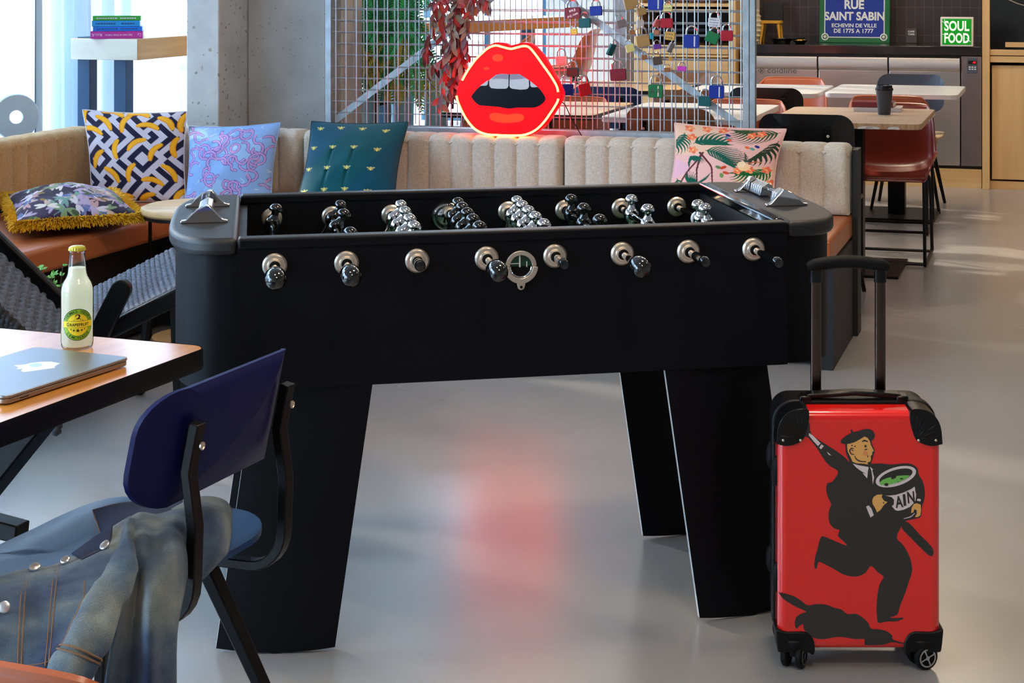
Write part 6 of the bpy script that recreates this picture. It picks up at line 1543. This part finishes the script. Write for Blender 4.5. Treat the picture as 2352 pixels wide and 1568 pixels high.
# panel lying on the seat and falling towards the viewer
PF = cloth('front_panel', [[(-80,1350,2.62),(40,1312,2.69),(130,1296,2.72),(215,1238,2.80),(300,1186,2.86)], [(-80,1400,2.54),(30,1372,2.58),(120,1352,2.61),(205,1312,2.66),(285,1262,2.72)],
    [(-80,1470,2.45),(26,1450,2.49),(112,1440,2.51),(196,1408,2.53),(262,1370,2.56)], [(-80,1555,2.40),(22,1540,2.42),(104,1530,2.43),(184,1494,2.46),(238,1470,2.49)], [(-80,1640,2.38),(20,1620,2.39),(100,1600,2.40),(180,1560,2.43),(230,1530,2.46)]],
    DEN, 10, .007, 1, seams=(('c', .30, .05, 1), ('c', .335, .05, 1), ('c', .52, .02, .75), ('c', .545, .02, .75), ('c', .74, .3, .75), ('r', .74, .05, .7)))
cloth('hanging_back', [[(285,1200,2.72),(320,1178,2.76),(360,1182,2.76),(400,1172,2.76),(450,1162,2.78)], [(298,1268,2.60),(325,1258,2.58),(358,1252,2.62),(398,1248,2.60),(445,1258,2.68)],
    [(285,1350,2.53),(316,1350,2.57),(345,1350,2.53),(385,1345,2.55),(425,1345,2.62)], [(262,1450,2.50),(303,1450,2.55),(338,1450,2.505),(372,1450,2.53),(406,1450,2.56)], [(235,1610,2.48),(296,1610,2.54),(336,1610,2.49),(372,1610,2.52),(404,1610,2.55)]],
    DEN, 10, .006, 2, seams=(('r', .05, .1, .6), ('r', .085, .15, .5)))
cloth('shoulder', [[(395,1170,2.80),(440,1148,2.82),(480,1141,2.85),(515,1150,2.88),(530,1168,2.92)], [(398,1210,2.715),(440,1190,2.72),(480,1178,2.74),(515,1186,2.77),(531,1212,2.83)],
    [(402,1280,2.66),(440,1270,2.66),(475,1258,2.68),(508,1254,2.71),(523,1264,2.77)], [(408,1362,2.64),(436,1352,2.645),(462,1332,2.67),(488,1306,2.70),(508,1284,2.745)]],
    DEN, 10, .006, 3, seams=(('r', .30, .1, .8), ('c', .80, .3, .9)))
cloth('collar', [[(213,1172,2.98),(268,1158,2.99),(335,1150,3.0),(420,1146,3.0)], [(224,1205,2.92),(278,1190,2.92),(335,1178,2.92),(420,1170,2.90)], [(234,1236,2.875),(284,1216,2.86),(335,1196,2.85),(420,1186,2.82)]], DEND, 8, .002, 4, seams=(('r', .03, 0, 1), ('c', .03, 0, 1)))
cloth('pocket_flap', [[(165,1272,2.755),(210,1240,2.785),(258,1206,2.82)], [(178,1280,2.725),(218,1256,2.75),(256,1234,2.775)], [(188,1286,2.705),(224,1270,2.72),(250,1260,2.73)]], DEND, 8, .001, 5, seams=(('r', .92, 0, 1),))
# sleeve
cl = [(305,1192,2.72,14),(288,1250,2.60,32),(270,1330,2.50,44),(232,1415,2.44,46),(196,1492,2.40,46),(166,1560,2.38,44),(150,1605,2.37,42)]
Pc = cr1([tuple(at(x, y, D)) for x, y, D, w in cl], 8); Wc = cr1([(w*2.5/F, 0, 0) for x, y, D, w in cl], 8); rings = []; mb = MB(); rows = []
for k, p in enumerate(Pc):
    p = Vector(p); d = (Vector(Pc[min(k+1, len(Pc)-1)])-Vector(Pc[max(k-1, 0)])).normalized(); sd_ = d.cross(Vector((0, 1, 0))).normalized(); up_ = sd_.cross(d)
    row = []
    for j in range(28):
        a = 2*PI*j/28; w = Wc[k][0]*(1.06 if k > 34 else 1); q = p+sd_*w*math.cos(a)+up_*w*.55*math.sin(a); q += (q-p).normalized()*.010*(noise.noise(q*16)+.6*noise.noise(q*34)) ; row.append(q)
    rows.append(row)
I_ = [[mb.p(q) for q in r] for r in rows]; mb.skin(I_); so = mb.build('sleeve', DEN, jk, world=True, smooth=180)
sm = MB()
for k in (33, 34): sm.tube([q+(q-Vector(Pc[k])).normalized()*.0018 for q in rows[k]], .0016, 5, True)
sm.tube([rows[k][14] for k in range(10, 34)], .0015, 5); sm.build('stitched_seam', TANS, so, world=True)
for px, py, D, r, nx in ((10, 1394, 2.535, .0088, (.1, -.9, .45)), (241, 1252, 2.74, .0085, (-.4, -.5, .8)), (80, 1302, 2.70, .0085, (0, -.35, .95)), (150, 1286, 2.72, .0075, (-.2, -.5, .9))):
    mb = MB(); mb.lathe([(r, 0), (r, .002), (r*.8, .0032), (.0001, .0034)], 20, at(px, py, D-.010), nx); mb.build('button', pm('bright_metal_button', (226, 226, 228), .3, .8), jk, world=True)
# leather chair cut off by the lower left corner
leather_chair('orange leather chair cut off at the lower left corner of the picture', Vector((-.68+.268*.34, 1.685+.268*.94, 0)), rad(-20), OLEA, gl)
